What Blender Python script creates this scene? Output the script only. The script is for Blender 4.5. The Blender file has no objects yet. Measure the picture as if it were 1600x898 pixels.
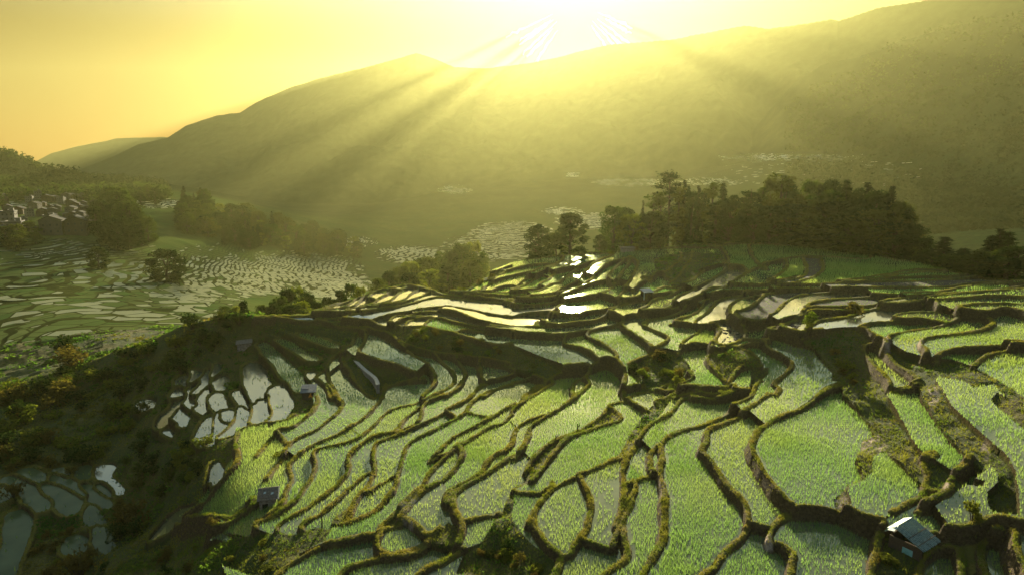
import bpy, bmesh, math, random
import numpy as np
from mathutils import Vector, Matrix
random.seed(7); rng = np.random.default_rng(11)
scene = bpy.context.scene
col = scene.collection

# ------------------------------------------------------------------ camera
FPX, PITCH = 1000.0, math.radians(10.7)          # focal length in px of a 1600 wide frame
cam = bpy.data.cameras.new('camera'); cam_o = bpy.data.objects.new('camera', cam); col.objects.link(cam_o)
cam.sensor_width = 36.0; cam.lens = 36.0*FPX/1600.0
cam.clip_start = 0.5; cam.clip_end = 40000.0
cam_o.location = (0, 0, 0); cam_o.rotation_euler = (math.pi/2-PITCH, 0, 0)
scene.camera = cam_o
# ------------------------------------------------------------------ sky, sun, exposure
SUN_EL, SUN_AZ = math.radians(13.2), math.radians(5.4)
world = bpy.data.worlds.new("World"); scene.world = world; world.use_nodes = True
wn = world.node_tree; wn.nodes.clear()
sky = wn.nodes.new('ShaderNodeTexSky'); sky.sky_type = 'NISHITA'; sky.sun_disc = False
sky.sun_elevation = SUN_EL; sky.sun_rotation = SUN_AZ
sky.altitude = 1400; sky.air_density = 1.6; sky.dust_density = 1.5; sky.ozone_density = 0.6
bg = wn.nodes.new('ShaderNodeBackground'); bg.inputs[1].default_value = 0.075
wo = wn.nodes.new('ShaderNodeOutputWorld')
tint = wn.nodes.new('ShaderNodeMixRGB'); tint.blend_type = 'MULTIPLY'; tint.inputs[0].default_value = 1
wtc = wn.nodes.new('ShaderNodeTexCoord'); wsp = wn.nodes.new('ShaderNodeSeparateXYZ'); wmr = wn.nodes.new('ShaderNodeMapRange'); wmr.interpolation_type = 'SMOOTHSTEP'
wmr.inputs[1].default_value = 0.16; wmr.inputs[2].default_value = 0.45
wmx = wn.nodes.new('ShaderNodeMixRGB'); wmx.inputs[1].default_value = (.155, .078, .025, 1); wmx.inputs[2].default_value = (.92, .98, .98, 1)   # golden low air, clearer overhead
wn.links.new(wtc.outputs['Generated'], wsp.inputs[0]); wn.links.new(wsp.outputs[2], wmr.inputs[0]); wn.links.new(wmr.outputs[0], wmx.inputs[0]); wn.links.new(wmx.outputs[0], tint.inputs[2])
wn.links.new(sky.outputs[0], tint.inputs[1]); wn.links.new(tint.outputs[0], bg.inputs[0]); wn.links.new(bg.outputs[0], wo.inputs[0])
SUN_DIR = Vector((math.sin(SUN_AZ)*math.cos(SUN_EL), math.cos(SUN_AZ)*math.cos(SUN_EL), math.sin(SUN_EL)))
sun = bpy.data.lights.new('sun', 'SUN'); sun.energy = 5.0; sun.angle = math.radians(0.35); sun.color = (1.0, 0.89, 0.60)
sun_o = bpy.data.objects.new('sun', sun); col.objects.link(sun_o); sun_o.location = (0, 0, 300)
sun_o.rotation_euler = (-SUN_DIR).to_track_quat('-Z', 'Y').to_euler()
scene.view_settings.view_transform = 'Standard'; scene.view_settings.look = 'None'
scene.view_settings.exposure = 1.78; scene.view_settings.gamma = 1.0; scene.view_settings.use_curve_mapping = False
scene.cycles.volume_bounces = 0; scene.cycles.max_bounces = 6; scene.cycles.transparent_max_bounces = 8
scene.cycles.use_denoising = True
HAZE_DENSITY, HAZE_G, HAZE_COLOR = 0.00007, 0.66, (0.88, 0.86, 0.35)
# ------------------------------------------------------------------ survey of the terraces
# banks, ponds and wild slopes were surveyed on the photograph in tiles of 400 x 225 px; every point is then set on the
# hillside at its own distance, so each bank is a real ridge of earth in the scene
TILES = {'A': (400, 400), 'B': (800, 400), 'C': (1200, 400), 'D': (400, 600), 'E': (800, 600), 'F': (1200, 600),
         'G': (400, 673), 'H': (800, 673), 'I': (1200, 673), 'L': (0, 400), 'M': (0, 600), 'N': (0, 673)}
def P(s):
    """'A 0 370 150 375' -> px of the 1600 x 898 photograph"""
    t = s.split(); x0, y0 = TILES[t[0]]; v = np.array(t[1:], float).reshape(-1, 2)
    return np.stack([x0+v[:, 0]*400/1596, y0+v[:, 1]*225/898], 1)
BUNDS = '''
A 0 370 150 375 260 365 320 325 420 290 520 265 620 225 720 200 830 185 950 178 1040 195 1110 215 1180 240 1280 255 1400 265 1596 280
A 300 355 420 300 540 270 600 250
A 640 230 600 290 560 320 440 345 330 375
A 705 205 650 270 610 320 480 345 260 380
A 790 190 740 220 700 270 680 310 560 345
A 870 185 820 230 760 270 740 310 620 345
A 930 190 880 240 840 290 760 325 620 355 420 370 180 385
A 1010 205 960 240 930 280 880 305 760 335 600 360 360 380
A 1080 225 1000 260 950 290 850 325 700 350
A 870 215 940 200
A 690 265 740 275
A 370 405 480 395 620 380 760 355 880 328 1000 290 1080 262 1150 250 1250 265 1596 292
A 480 425 570 400 680 375 800 348 920 315 1010 290
A 720 430 800 390 900 365 1010 335 1140 315 1200 312 1290 335 1380 345 1450 365 1600 375
A 835 455 850 405 900 385 980 365 1060 350 1150 340 1230 355 1290 380 1350 405 1420 430 1600 450
A 880 445 910 405 960 380 1060 372 1120 380 1200 405 1290 430 1400 450 1600 460
A 930 450 950 405 1000 385 1080 380
A 1050 430 1075 395 1130 385
A 1250 485 1290 458 1400 470 1600 482
A 0 395 230 407 240 425 340 428 390 402 470 430 540 412 640 432 720 437 790 462 870 447 940 457 1050 437 1130 470 1250 490 1300 515 1420 550 1500 568 1600 545
A 490 447 650 450 690 490 680 530 650 600 640 632
A 650 450 780 472 850 502 900 540 1000 575 1100 602 1200 612 1290 622 1400 642 1500 660 1600 672
A 640 632 770 670 850 692 940 732 970 762 1050 757
A 850 505 960 600 1040 660 1110 720 1125 790 1090 850 1030 898
A 1100 605 1190 680 1240 760 1240 800 1180 860 1110 900
A 1240 620 1290 690 1310 750 1270 820 1180 900
A 1390 645 1400 720 1400 780 1425 805
A 1600 740 1530 780 1440 800 1370 850 1320 900
A 1600 808 1500 840 1410 900
A 1060 760 950 780 850 810 800 850 785 900
A 600 565 550 592 540 680 590 720 620 790 680 860 740 900
A 552 560 540 592 470 640 440 710 460 780 500 850 520 900
A 370 770 430 795 470 900
A 365 775 390 740 440 700
A 1160 228 1280 240 1400 240 1600 232
A 1160 235 1400 254 1600 252
A 1170 242 1300 260 1600 272
A 1340 238 1420 215 1500 165 1600 130
A 1410 232 1440 205 1480 155 1540 120 1600 95
A 1460 238 1540 195 1600 185
B 1350 30 1330 -20 1305 -55
B 1600 40 1500 90 1440 130 1390 180 1320 222
B 1340 62 1440 66
C 0 100 -60 60 -100 0 -120 -50
B 0 95 100 60 200 45 290 40
B 0 130 90 105 170 80 280 50 320 20
B 30 190 110 130 190 85 290 60
B 0 230 90 190 140 140 230 90 330 80 420 30 450 15
B 0 240 110 215 170 205 180 180 230 160 250 115 320 90 390 70
B 0 255 160 240 220 210 250 180 300 180 310 150 370 100 440 60 530 20
B 0 275 200 265 280 240 330 195 400 170 410 145 460 120 500 60 580 20 640 -10
B 0 292 240 277 330 237 460 182 520 132 560 82 600 50 690 20 740 5
B 0 314 160 300 300 275 400 225 470 190 540 160 610 150
B 620 172 598 140 620 100 660 50 700 25
B 660 172 680 110 720 60 735 15
B 280 332 330 290 440 270 550 240 620 200 650 165
B 550 240 600 255 660 285 695 290
B 0 376 60 352 160 340 270 335 300 350 290 370 240 378 230 392 290 382 400 372 440 380
B 430 382 440 360 520 345 600 330 660 300 780 270 835 248
B 660 287 720 210 760 120 795 35
B 750 252 790 190 830 160 862 138
B 690 212 760 245
B 800 145 870 150
B 860 170 890 110 960 95 970 142
B 830 262 900 220 950 190 1000 200 1025 188
B 970 100 1010 60 1060 20
B 1000 160 1050 120 1080 70 1120 20
B 0 452 200 442 320 440 430 420 520 400 590 360 680 310 760 280 850 260 960 235 1020 215 1060 190 1130 165 1150 130 1200 90 1260 60 1350 30
B 800 357 850 330 870 290 920 260 1000 240 1030 205
B 840 362 960 340 1010 315 1010 290 1080 250 1180 200 1260 140 1330 80 1350 28
B 150 400 180 410 240 440
B 0 490 100 497 240 496 340 490 440 462 560 438 660 422 700 395 730 374 830 370 960 345
B 790 372 850 330
B 690 398 640 370 600 345
B 960 345 1060 318 1140 282 1210 240 1290 212 1400 200 1600 182
B 830 430 850 392 980 375 1060 340 1130 290 1200 250
B 980 432 1080 400 1160 360 1190 310 1210 275 1290 245 1380 230 1600 207
B 1140 422 1220 370 1250 320 1270 290 1350 252 1445 238
B 1360 395 1350 340 1380 300 1430 255 1570 238
B 1240 430 1280 420 1370 400 1465 460 1440 510 1380 560 1300 590 1258 550 1300 490 1280 420
B 1390 385 1480 350 1530 290 1575 238
B 1395 400 1470 445 1560 420 1600 395
B 1440 508 1600 520
B 720 375 670 425 760 495 860 570 868 612 
B 560 438 440 480 540 540 640 610 655 655
B 340 490 315 545 400 570 460 600 520 652
B 850 392 800 425 880 470 960 510 985 540 940 580 870 615 800 645 720 700
B 1160 360 985 430 1080 440 1172 447 1172 475 1120 510 1080 550 1050 605
B 1172 447 1245 440
B 0 800 60 770 130 742 200 772
B 60 900 130 830 240 770 330 720 400 700 470 690
B 470 730 520 682 590 650 640 660 690 720 710 780 700 900
B 470 730 460 770 490 800 470 840 420 870 380 900
B 460 765 400 765 372 830 385 880
B 710 862 780 832 900 832 1000 850
B 1100 740 1140 770 1110 810 1020 860 930 900
B 1080 600 1110 575 1180 560 1240 550 1262 590 1205 648 1250 700 1335 795
B 1300 600 1380 578 1430 560 1500 530 1560 540 1600 517
B 1400 562 1480 590 1560 660 1560 720
B 1300 842 1340 820 1370 765 1405 712 1440 690
B 1335 815 1240 832 1130 850 1000 870 890 900
B 1000 892 1100 880 1230 870 1340 850 1390 830 1440 850 1485 862
C 0 165 60 160 120 150 190 120
C 110 20 120 60 80 120 0 168
C 220 10 245 70 240 120 180 160 60 185
C 330 30 350 75 320 120 260 155 180 178
C 0 45 200 0 420 8 640 22
C 0 207 160 192 300 182 420 180 560 165 640 145 760 120 850 92 960 78 1100 85
C 600 165 720 152 850 122 1000 95 1110 98
C 640 165 800 150 960 137 1100 122 1240 112
C 0 232 160 205 420 192 700 172 900 162 1100 142 1300 122
C 0 412 50 380 80 320 140 270 210 240 330 225 500 215 700 215 900 205 1100 190 1250 165 1400 155 1600 150
C 0 482 60 445 130 410 195 395 235 345 260 310 340 285 460 265 600 250 740 250 900 265 980 250 1100 240 1200 200 1300 175 1460 160 1600 170
C 250 352 350 332 500 325 600 310 700 290 760 265 860 265
C 560 350 640 330 700 310 800 290 960 272 1100 252 1300 225 1450 200 1600 180
C 640 325 800 315 960 295 1100 272 1300 245 1500 220 1600 206
C 215 532 260 460 330 420 420 400 500 385 580 345 650 325 720 322 820 320 940 302 1060 302 1200 285 1400 267 1600 265
C 70 470 130 440 230 378 300 358 500 340 560 350
C 70 470 190 520 215 532
C 780 402 830 370 920 350 1030 345 1070 345 1040 310
C 570 462 640 430 760 410 860 410 960 395 1050 400 1110 420 1150 400 1190 368
C 1180 355 1300 332 1400 330 1600 320
C 1180 360 1270 375 1350 382 1400 370 1470 345 1600 375
C 760 572 740 550 780 510 860 480 960 460 1050 440 1120 420 1170 385
C 980 652 942 600 960 560 1020 535 1150 510 1250 490 1350 470 1410 432 1390 390 1360 382
C 1040 672 1080 640 1150 612 1300 590 1400 580 1600 565
C 1290 692 1330 650 1380 620 1480 600 1600 593
C 590 470 650 530 722 562
C 595 600 610 565 650 550 722 562
C 592 560 610 630 650 710 740 800 765 865
C 722 562 750 650 800 700 880 750 925 772
C 780 862 900 800 945 770
C 0 570 60 600 120 640 160 680 130 740 70 790 20 830 80 850 50 900
C 300 900 350 830 430 800 475 788
C 0 492 60 480 140 500 190 520 330 505
F 0 282 100 222 200 177 290 110 350 40 440 15 475 5
F 70 840 130 800 155 790 170 800
F 30 900 80 850 170 815 320 800 420 815 500 822 570 860 650 880 730 892
F 800 72 870 30 930 2
F 1052 445 990 468 970 520 1000 575 985 640 985 680 960 720 900 750 830 790 765 832
F 980 670 1040 668 1085 692
F 1250 480 1240 510 1200 560 1170 600 1120 640 1100 680 1130 712 1120 750 1060 780 980 800 935 822
I 1000 668 1100 690 1190 690 1260 672 1330 632 1420 622 1520 650 1600 662
I 940 900 950 840 1000 762 1080 732 1170 742 1205 790 1205 900
I 1345 900 1318 765 1335 702 1400 676 1480 682 1530 712 1520 800 1560 900
I 0 685 20 640 70 570 150 518
I 690 650 690 690 680 740 660 820 645 900
I 0 720 50 700 120 762 155 800 140 900
D 0 268 100 245 200 225 240 190
D 380 80 390 120 350 190 280 250 210 300 140 310 90 350 40 410 0 462
D 150 340 200 380 210 402
D 540 130 520 180 430 260 370 310 260 360 210 400 180 460 120 520 90 560 70 600
D 440 0 490 60 540 130
D 800 0 790 100 740 170 660 240 560 300 440 360 360 400 280 450 220 500 200 530 230 580 215 640 180 690 160 760 80 830 0 862
D 1130 0 1090 60 1010 120 880 170 800 210 740 280 640 350 520 390 400 430 360 460 380 510 350 590 270 690 170 780 80 850 0 900
D 1250 0 1200 50 1040 130 1000 180 920 230 880 305
D 1300 0 1240 60 1080 130 1045 160 1030 230 980 280 880 310 760 340 640 400 560 470 580 550 520 620 430 700 320 780 180 850 135 900
D 1600 10 1500 40 1440 60 1350 120 1300 190 1240 240 1100 310 980 360 930 430 900 520 880 620 820 720 760 800 640 870 550 900
D 1420 0 1370 40 1350 90 1260 150 1180 185 1120 220 1000 280 880 340 760 390 720 430 742 540 700 640 620 740 590 820 575 880
D 1180 180 1250 225
D 695 555 640 610 550 690 480 760 420 810 290 885
D 880 570 800 620 730 660 690 700
D 1305 190 1400 200 1475 216
D 1600 138 1500 200 1420 240 1320 300 1240 340 1180 390 1140 430 1090 465
D 1600 205 1540 260 1440 290 1370 340 1300 390 1260 402 1290 450 1260 520 1190 590 1080 650 1010 720 940 800 895 870
D 1070 490 1140 448 1200 462 1255 405
D 1180 480 1090 550 1040 640 960 740 880 820 780 895
D 1600 360 1570 420 1450 470 1420 540 1350 600 1250 640 1200 680 1180 770
D 1600 458 1500 540 1400 600 1300 650 1230 700 1220 760 1250 840 1292 885
D 1290 882 1400 830 1510 808
G 895 590 940 545 1010 605 1075 670 1150 610
G 150 898 230 840 330 780 440 730 560 700 700 660 780 645 820 620 895 590
G 785 645 760 700 770 760 800 790 890 780 960 750 1075 690
G 540 910 640 860 760 820 860 800 960 780 1045 730 1080 690
G 1060 900 1150 860 1240 800 1305 750
G 1285 590 1292 650 1268 740
E 0 490 60 440 100 370 110 290 200 240 290 180 380 120 440 60 490 10
E 0 400 10 300 60 260 140 230 215 195
E 0 190 60 140 150 80 260 0
E 0 165 100 80 210 0
E 110 645 170 570 260 450 340 370 480 310 600 260 670 230 682 200 630 160 595 155
E 80 560 100 500 200 410 300 350 430 290 560 205 595 155
E 600 150 640 130 720 110 800 60 940 30 990 -10
E 740 120 835 162
E 980 90 1100 80 1220 40 1350 20 1395 5
E 700 490 760 430 850 290 960 230 1020 170 1050 110 1130 100
E 1130 108 1250 100 1340 62 1400 40 1455 50
E 0 700 60 710 240 665 235 600
E 240 667 360 610 480 570 600 510 660 480 712 488
E 245 665 200 720 150 800 95 900
E 712 490 690 590 700 640 710 700 690 790 640 900
E 695 645 770 610 850 585 895 565
E 1540 -5 1500 110 1400 150 1280 220 1180 270 1050 310 960 350 920 390 940 440 945 500 930 560 940 650 950 760 955 900
E 920 390 865 440 865 500 890 560
E 1600 88 1500 170 1400 230 1270 290 1200 320 1220 380 1170 430 1210 470 1270 540 1340 640 1440 750 1475 860
E 1600 280 1520 330 1500 390 1480 440 1520 510 1570 590 1620 650 1670 720 1750 800
H 240 373 190 430 150 500 130 585 180 660 240 740 305 805
H 440 340 470 400 490 470 480 560 450 640 390 720 370 790 300 810 270 900
H 445 690 530 710 600 732 650 720 
H 775 350 745 450 700 560 640 680 620 735
H 690 565 695 620 705 690 732 772 680 840 595 900
H 960 390 965 480 960 560 950 680 905 760 835 900
H 1450 600 1475 590 1500 590 1600 612
H 1470 600 1430 670 1340 770 1270 850 1215 905
M 1600 262 1500 300 1470 340 1480 450 1490 490 1440 560 1370 650 1280 760 1200 850 1110 920
N 1600 415 1500 500 1450 560 1340 580 1240 600 1170 612
N 1600 468 1530 520 1450 572 1380 640 1330 650
'''
BUNDS = [P(l) for l in BUNDS.strip().splitlines()]
# ponds and small paddies on the steep shaded slopes: closed outlines; kind after the bar
POLYS = '''
w M 1205 0 1280 0 1240 40 1200 90 1180 140 1230 140 1165 150 1150 150 1170 90
w M 1120 -40 1150 -20 1150 10 1140 40 1110 80 1085 90 1100 50 1130 10
w M 1100 90 1140 82 1130 130 1100 150 1070 200 1060 240 1020 290 992 280 1000 230 1040 190 1080 140
w M 1290 30 1310 70 1262 100 1248 140 1280 175 1240 170 1232 130 1260 80
w M 1130 150 1150 180 1160 240 1140 262 1095 235 1100 200
w M 1370 70 1390 130 1410 168 1330 150 1320 110 1350 70
w M 1460 70 1500 50 1560 140 1550 150 1500 110
w M 1300 210 1340 220 1360 260 1350 310 1320 340 1240 370 1230 360 1260 280
w M 1400 182 1450 172 1440 240 1400 290 1372 328 1390 270 1370 230
w M 1500 160 1565 190 1540 230 1450 300 1350 355 1280 382 1255 388 1350 340 1440 270 1482 230 1480 180
w M 1040 292 1080 297 1073 315 1032 308
w L 1115 770 1150 738 1175 760 1165 808 1120 828
w L 1190 720 1240 710 1250 730 1200 790 1172 808 1195 750
w L 1290 692 1310 705 1300 770 1250 830 1205 890 1175 890 1240 810 1280 740
w L 1332 680 1355 660 1365 690 1340 740 1312 780 1330 710
w L 1390 742 1410 770 1390 830 1345 848 1342 800 1370 760
w A -35 665 0 655 45 705 75 790 85 815 40 860 30 900 -10 950 -60 870 -50 790 -60 700
w D 0 110 60 115 70 90 110 130 85 200 40 225 0 240 -40 210 0 160
w A 150 810 185 822 200 870 215 930 175 1000 110 1060 70 1080 110 990 70 930 90 860
r A 20 540 50 530 110 590 200 670 260 722 300 792 290 830 240 850 215 800 160 740 140 690 62 618 58 580
r A 130 512 210 520 240 560 295 600 385 660 330 662 260 600 180 555
r A 270 472 330 482 420 530 515 573 460 575 380 540 310 505
w A 325 730 370 727 372 755 325 772
w M 868 115 900 105 960 105 930 150 890 178 870 150
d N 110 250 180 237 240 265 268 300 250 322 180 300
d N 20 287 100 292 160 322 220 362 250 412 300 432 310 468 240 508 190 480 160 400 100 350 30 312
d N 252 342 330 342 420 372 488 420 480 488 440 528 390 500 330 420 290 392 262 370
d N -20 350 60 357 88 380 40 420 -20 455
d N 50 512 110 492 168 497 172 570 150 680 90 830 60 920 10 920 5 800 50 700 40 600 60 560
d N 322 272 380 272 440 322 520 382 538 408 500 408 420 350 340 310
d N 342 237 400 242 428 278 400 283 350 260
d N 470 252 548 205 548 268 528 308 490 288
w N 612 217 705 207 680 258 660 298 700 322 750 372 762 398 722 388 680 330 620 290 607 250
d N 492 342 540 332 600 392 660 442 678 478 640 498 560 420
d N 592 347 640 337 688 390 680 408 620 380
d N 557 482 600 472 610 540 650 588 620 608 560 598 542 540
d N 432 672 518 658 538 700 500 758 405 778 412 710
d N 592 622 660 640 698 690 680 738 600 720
w N 1238 452 1180 565 1090 618 1000 680 942 712 1000 640 1080 530 1200 462
w M 1332 205 1368 240 1440 232 1400 300 1332 368 1302 400 1322 320
w M 1335 495 1368 530 1400 540 1440 522 1415 570 1350 638 1300 698 1322 590
'''
POLYS = [(l[0], P(l[2:])) for l in POLYS.strip().splitlines()]
# overgrown banks inside the terraces (no paddy floor)
WILD = '''
A 640 437 720 440 790 466 870 451 940 461 1050 442 1130 475 1250 494 1300 520 1420 555 1500 573 1600 550 1700 610 1800 660 1900 700 1920 720 1800 772 1730 735 1600 705 1500 668 1400 652 1290 632 1200 622 1100 612 1000 585 900 550 850 512 780 480 700 455
A 552 592 600 640 640 640 770 680 850 700 940 742 960 768 850 802 800 840 780 890 740 895 680 855 620 785 592 715 545 680
B 725 705 780 655 860 612 960 602 1040 620 1100 680 1128 750 1100 800 1020 848 900 828 780 824 722 770
A 1160 220 1300 160 1400 130 1500 110 1600 60 1600 80 1540 110 1420 160 1330 232
B 885 20 960 0 1100 -30 1310 -20 1330 20 1250 50 1190 85 1140 125 1120 155 1050 185 1000 190 980 140 960 92 900 100
B 1255 595 1300 605 1400 570 1470 595 1550 665 1550 700 1440 690 1400 705 1360 755 1335 790 1250 698 1212 648
B 1500 680 1600 700 1600 740 1560 790 1510 840 1480 850 1490 780
C 215 535 300 500 430 470 560 462 640 530 720 562 650 548 605 562 590 600 600 640 640 720 730 800 760 860 740 900 860 1100 900 1180 960 1250 1080 1320 1220 1430 1340 1455 1330 1490 1230 1480 1130 1490 1000 1455 880 1350 800 1270 700 1170 640 1040 540 940 465 870 470 790 400 780 400 720 345 650 290 570
C 750 560 785 602 850 640 950 660 1030 680 1150 668 1280 702 1400 765 1500 825 1600 890 1600 1010 1500 900 1400 800 1280 830 1230 790 1060 770 1040 790 1100 880 1140 960 1240 1050 1340 1150 1430 1230 1440 1320 1340 1350 1250 1260 1150 1150 1060 1020 1010 950 960 890 940 780 880 748 800 700 755 640
F 405 730 440 692 500 642 570 600 588 550 548 470 582 390 592 330 700 282 785 268 740 330 755 400 700 415 655 440 645 540 600 600 505 650 495 700 515 788 430 800
F 1320 475 1400 540 1430 600 1430 660 1362 730 1362 800 1392 860 1560 870 1550 700 1540 590 1500 500 1440 432
F 1390 112 1430 60 1480 88 1600 160 1700 200 1700 320 1600 292 1450 172
E 958 82 880 130 820 200 740 300 690 400 642 468 700 482 740 460 790 380 850 280 930 190 988 98
E 80 560 100 500 200 412 300 352 430 292 590 160 660 200 640 235 480 305 340 365 260 445 170 560 110 640 0 690 20 640 90 592
D 462 888 500 830 570 770 640 690 690 620 715 640 620 740 585 830 600 860 560 880
G 0 640 130 632 250 642 380 602 450 612 540 590 570 600 480 640 430 712 300 780 200 838 130 898 0 898 -300 900 -380 800 -250 700
G 1300 762 1400 700 1480 600 1540 500 1590 400 1610 430 1590 560 1680 660 1750 720 1870 820 1900 900 1250 900
G 1080 690 1150 612 1200 560 1215 580 1280 620 1290 650 1262 735 1100 705
N 940 740 1129 606 1316 574 1404 562 1356 650 1237 830 997 800
I 700 680 760 660 1000 680 1000 740 950 830 935 900 660 900
'''
WILD = [P(l) for l in WILD.strip().splitlines()]
# outline of the near terraced hill
HILL = np.array([(400, 970), (340, 890), (250, 858), (262, 840), (300, 800), (345, 740), (372, 700), (368, 670), (400, 666), (450, 655), (490, 640), (488, 598),
                 (510, 575), (518, 558), (538, 540), (552, 530), (562, 512), (480, 506), (400, 501), (396, 494), (480, 491), (560, 464),
                 (640, 443), (700, 460), (760, 432), (800, 411), (862, 399), (940, 394), (1000, 390), (1063, 385), (1125, 385),
                 (1150, 381), (1200, 381), (1250, 383), (1300, 387), (1350, 394), (1400, 406), (1440, 410), (1500, 425), (1550, 432),
                 (1600, 437), (2100, 437), (2100, 1200), (400, 1200)], float)
# skyline of the near ground
SKYLINE = np.array([(-600, 640), (0, 606), (60, 590), (140, 565), (230, 530), (300, 505), (345, 491), (400, 492), (480, 492), (520, 478), (560, 463), (600, 451), (640, 444),
                    (670, 450), (700, 461), (730, 452), (760, 432), (800, 411), (862, 399), (940, 393), (1000, 389), (1063, 384), (1150, 380), (1200, 382), (1250, 384), (1300, 389),
                    (1350, 395), (1400, 406), (1440, 410), (1500, 425), (1550, 432), (1600, 437), (2200, 470)], float)
# height of the ground seen at a pixel (metres below the eye)
ZCTRL = np.array([
 (345, 700, -33.6), (330, 790, -34.3), (200, 898, -39.5), (300, 870, -35.0), (400, 815, -31), (455, 725, -31), (510, 690, -31), (562, 660, -31), (604, 605, -31),
 (435, 825, -30), (545, 740, -30), (540, 718, -30), (620, 678, -30), (665, 640, -30), (560, 818, -29.2), (625, 730, -29.2), (645, 690, -29.2), (735, 630, -29.2), (795, 603, -29.2),
 (625, 815, -28.6), (720, 715, -28.6), (740, 685, -28.6), (800, 650, -28.6), (870, 600, -28.3), (720, 810, -28), (708, 775, -28), (800, 720, -28), (875, 645, -28), (920, 605, -27.8),
 (500, 860, -29.4), (700, 890, -28.5), (600, 898, -29), (560, 1050, -29), (828, 760, -27.4), (865, 715, -27.4), (970, 657, -27.0), (825, 840, -27), (860, 765, -26.9), (975, 723, -26.7), (1015, 670, -26.6), (1070, 625, -26.2),
 (880, 890, -27), (1010, 898, -26.4), (1030, 790, -26), (1040, 690, -26), (1120, 655, -25.7), (1185, 600, -25.2), (1105, 898, -26), (1170, 810, -25.5), (1103, 700, -25.5), (1200, 630, -25),
 (1235, 795, -25), (1185, 710, -25), (1250, 660, -24.6), (1290, 700, -24.3), (1290, 860, -25.4), (1370, 760, -23.9), (1350, 640, -24), (1340, 570, -23), (1450, 650, -22.4), (1440, 640, -22.5),
 (1500, 640, -21.4), (1550, 690, -21.6), (1550, 590, -20.4), (1600, 660, -20.4), (1590, 780, -22.3), (1500, 760, -23.3), (1450, 800, -24), (1460, 890, -24.8), (1580, 890, -24), (1300, 1050, -25.5), (1700, 900, -22.5),
 (1420, 540, -20.8), (1400, 500, -19.9), (1300, 515, -20.9), (1500, 505, -19.2), (1600, 545, -19.2), (1600, 500, -18.3), (1350, 470, -19.5), (1250, 490, -20.5), (1200, 480, -20.7), (1300, 440, -19.2), (1440, 450, -18.7), (1600, 465, -17.7), (1600, 440, -17.1), (1500, 427, -17.8), (1440, 412, -18.0),
 (1350, 396, -18.3), (1250, 386, -18.5), (1150, 384, -18.5), (1200, 420, -19.5), (1300, 415, -18.9), (1060, 386, -19.3), (1000, 392, -19.9), (940, 396, -20.7), (862, 402, -21.7), (800, 414, -22.5), (760, 437, -23.5), (700, 463, -24.5),
 (640, 446, -24.6), (560, 466, -25.9), (480, 494, -27.3), (400, 494, -28.0), (640, 470, -25.2), (560, 490, -26.4), (640, 500, -25.8), (720, 490, -25.3), (720, 515, -25.9), (800, 512, -25.2), (790, 535, -25.9), (800, 480, -24.2), (880, 440, -22.6), (950, 420, -21.4), (1050, 420, -20.8), (950, 460, -22.7),
 (1000, 480, -23.2), (1050, 470, -22.4), (1100, 440, -21.2), (870, 545, -25.8), (930, 530, -25.2), (1000, 530, -24.7), (1060, 520, -24.1), (1130, 480, -22.5), (1140, 523, -22.9), (1090, 590, -25.0), (1170, 600, -24.6), (1200, 555, -23.2), (1030, 575, -25.8), (960, 590, -27.0),
 (600, 560, -28.5), (640, 560, -28.5), (570, 520, -28.2), (680, 560, -28.7), (720, 570, -28.8), (800, 585, -28.6), (540, 560, -30), (520, 600, -31), (500, 560, -31), (480, 540, -30.2), (440, 560, -32), (410, 560, -33), (430, 630, -33), (480, 520, -29.3), (400, 520, -30.8),
 (340, 600, -36), (280, 640, -38), (320, 670, -36), (345, 492, -28.7), (300, 520, -33), (230, 532, -36), (250, 580, -39), (140, 567, -42), (60, 592, -44), (0, 608, -44.5),
 (200, 650, -43.5), (100, 650, -45), (0, 660, -45), (150, 720, -45.5), (0, 760, -46), (100, 800, -46), (180, 720, -45.5), (220, 800, -45), (250, 850, -41), (100, 898, -46), (0, 898, -46.5), (150, 898, -43.5), (270, 740, -40),
 (-300, 700, -44), (-300, 1000, -46), (100, 1200, -38), (700, 1200, -29), (1300, 1200, -26), (1900, 1100, -22), (1900, 700, -19.5), (1900, 460, -15.5), (2200, 600, -16)], float)
# far ground: pixel and distance
FAR = [(0, 560, 190), (120, 545, 178), (230, 505, 215), (0, 510, 240), (0, 480, 280), (100, 440, 340), (250, 450, 320), (330, 470, 255), (200, 400, 420), (300, 420, 400), (60, 385, 430), (90, 345, 520), (0, 320, 640), (40, 300, 760),
       (150, 325, 600), (200, 330, 570), (230, 380, 440), (300, 325, 640), (350, 312, 700), (400, 340, 660), (460, 362, 650), (530, 380, 650), (330, 360, 560), (400, 385, 560), (430, 420, 480), (500, 430, 470), (560, 410, 560), (480, 400, 580),
       (600, 400, 640), (650, 390, 720), (780, 385, 760), (800, 365, 850), (740, 375, 800), (850, 345, 950), (930, 340, 950), (1000, 285, 1250), (700, 297, 1300), (890, 272, 1350), (500, 330, 1300), (300, 290, 1350), (1250, 245, 1250), (1350, 300, 900), (1500, 350, 700), (1590, 360, 600)]
FAR_HID = [(15, 350, -75), (15, 500, -88), (30, 260, -48), (30, 420, -72), (0, 330, -72), (0, 500, -92), (-12, 200, -46), (-7, 260, -50), (-14, 260, -58), (12, 230, -50), (38, 220, -40), (-20, 200, -48), (50, 300, -45), (-50, 300, -60), (-50, 700, -30), (50, 800, -60)]
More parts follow.
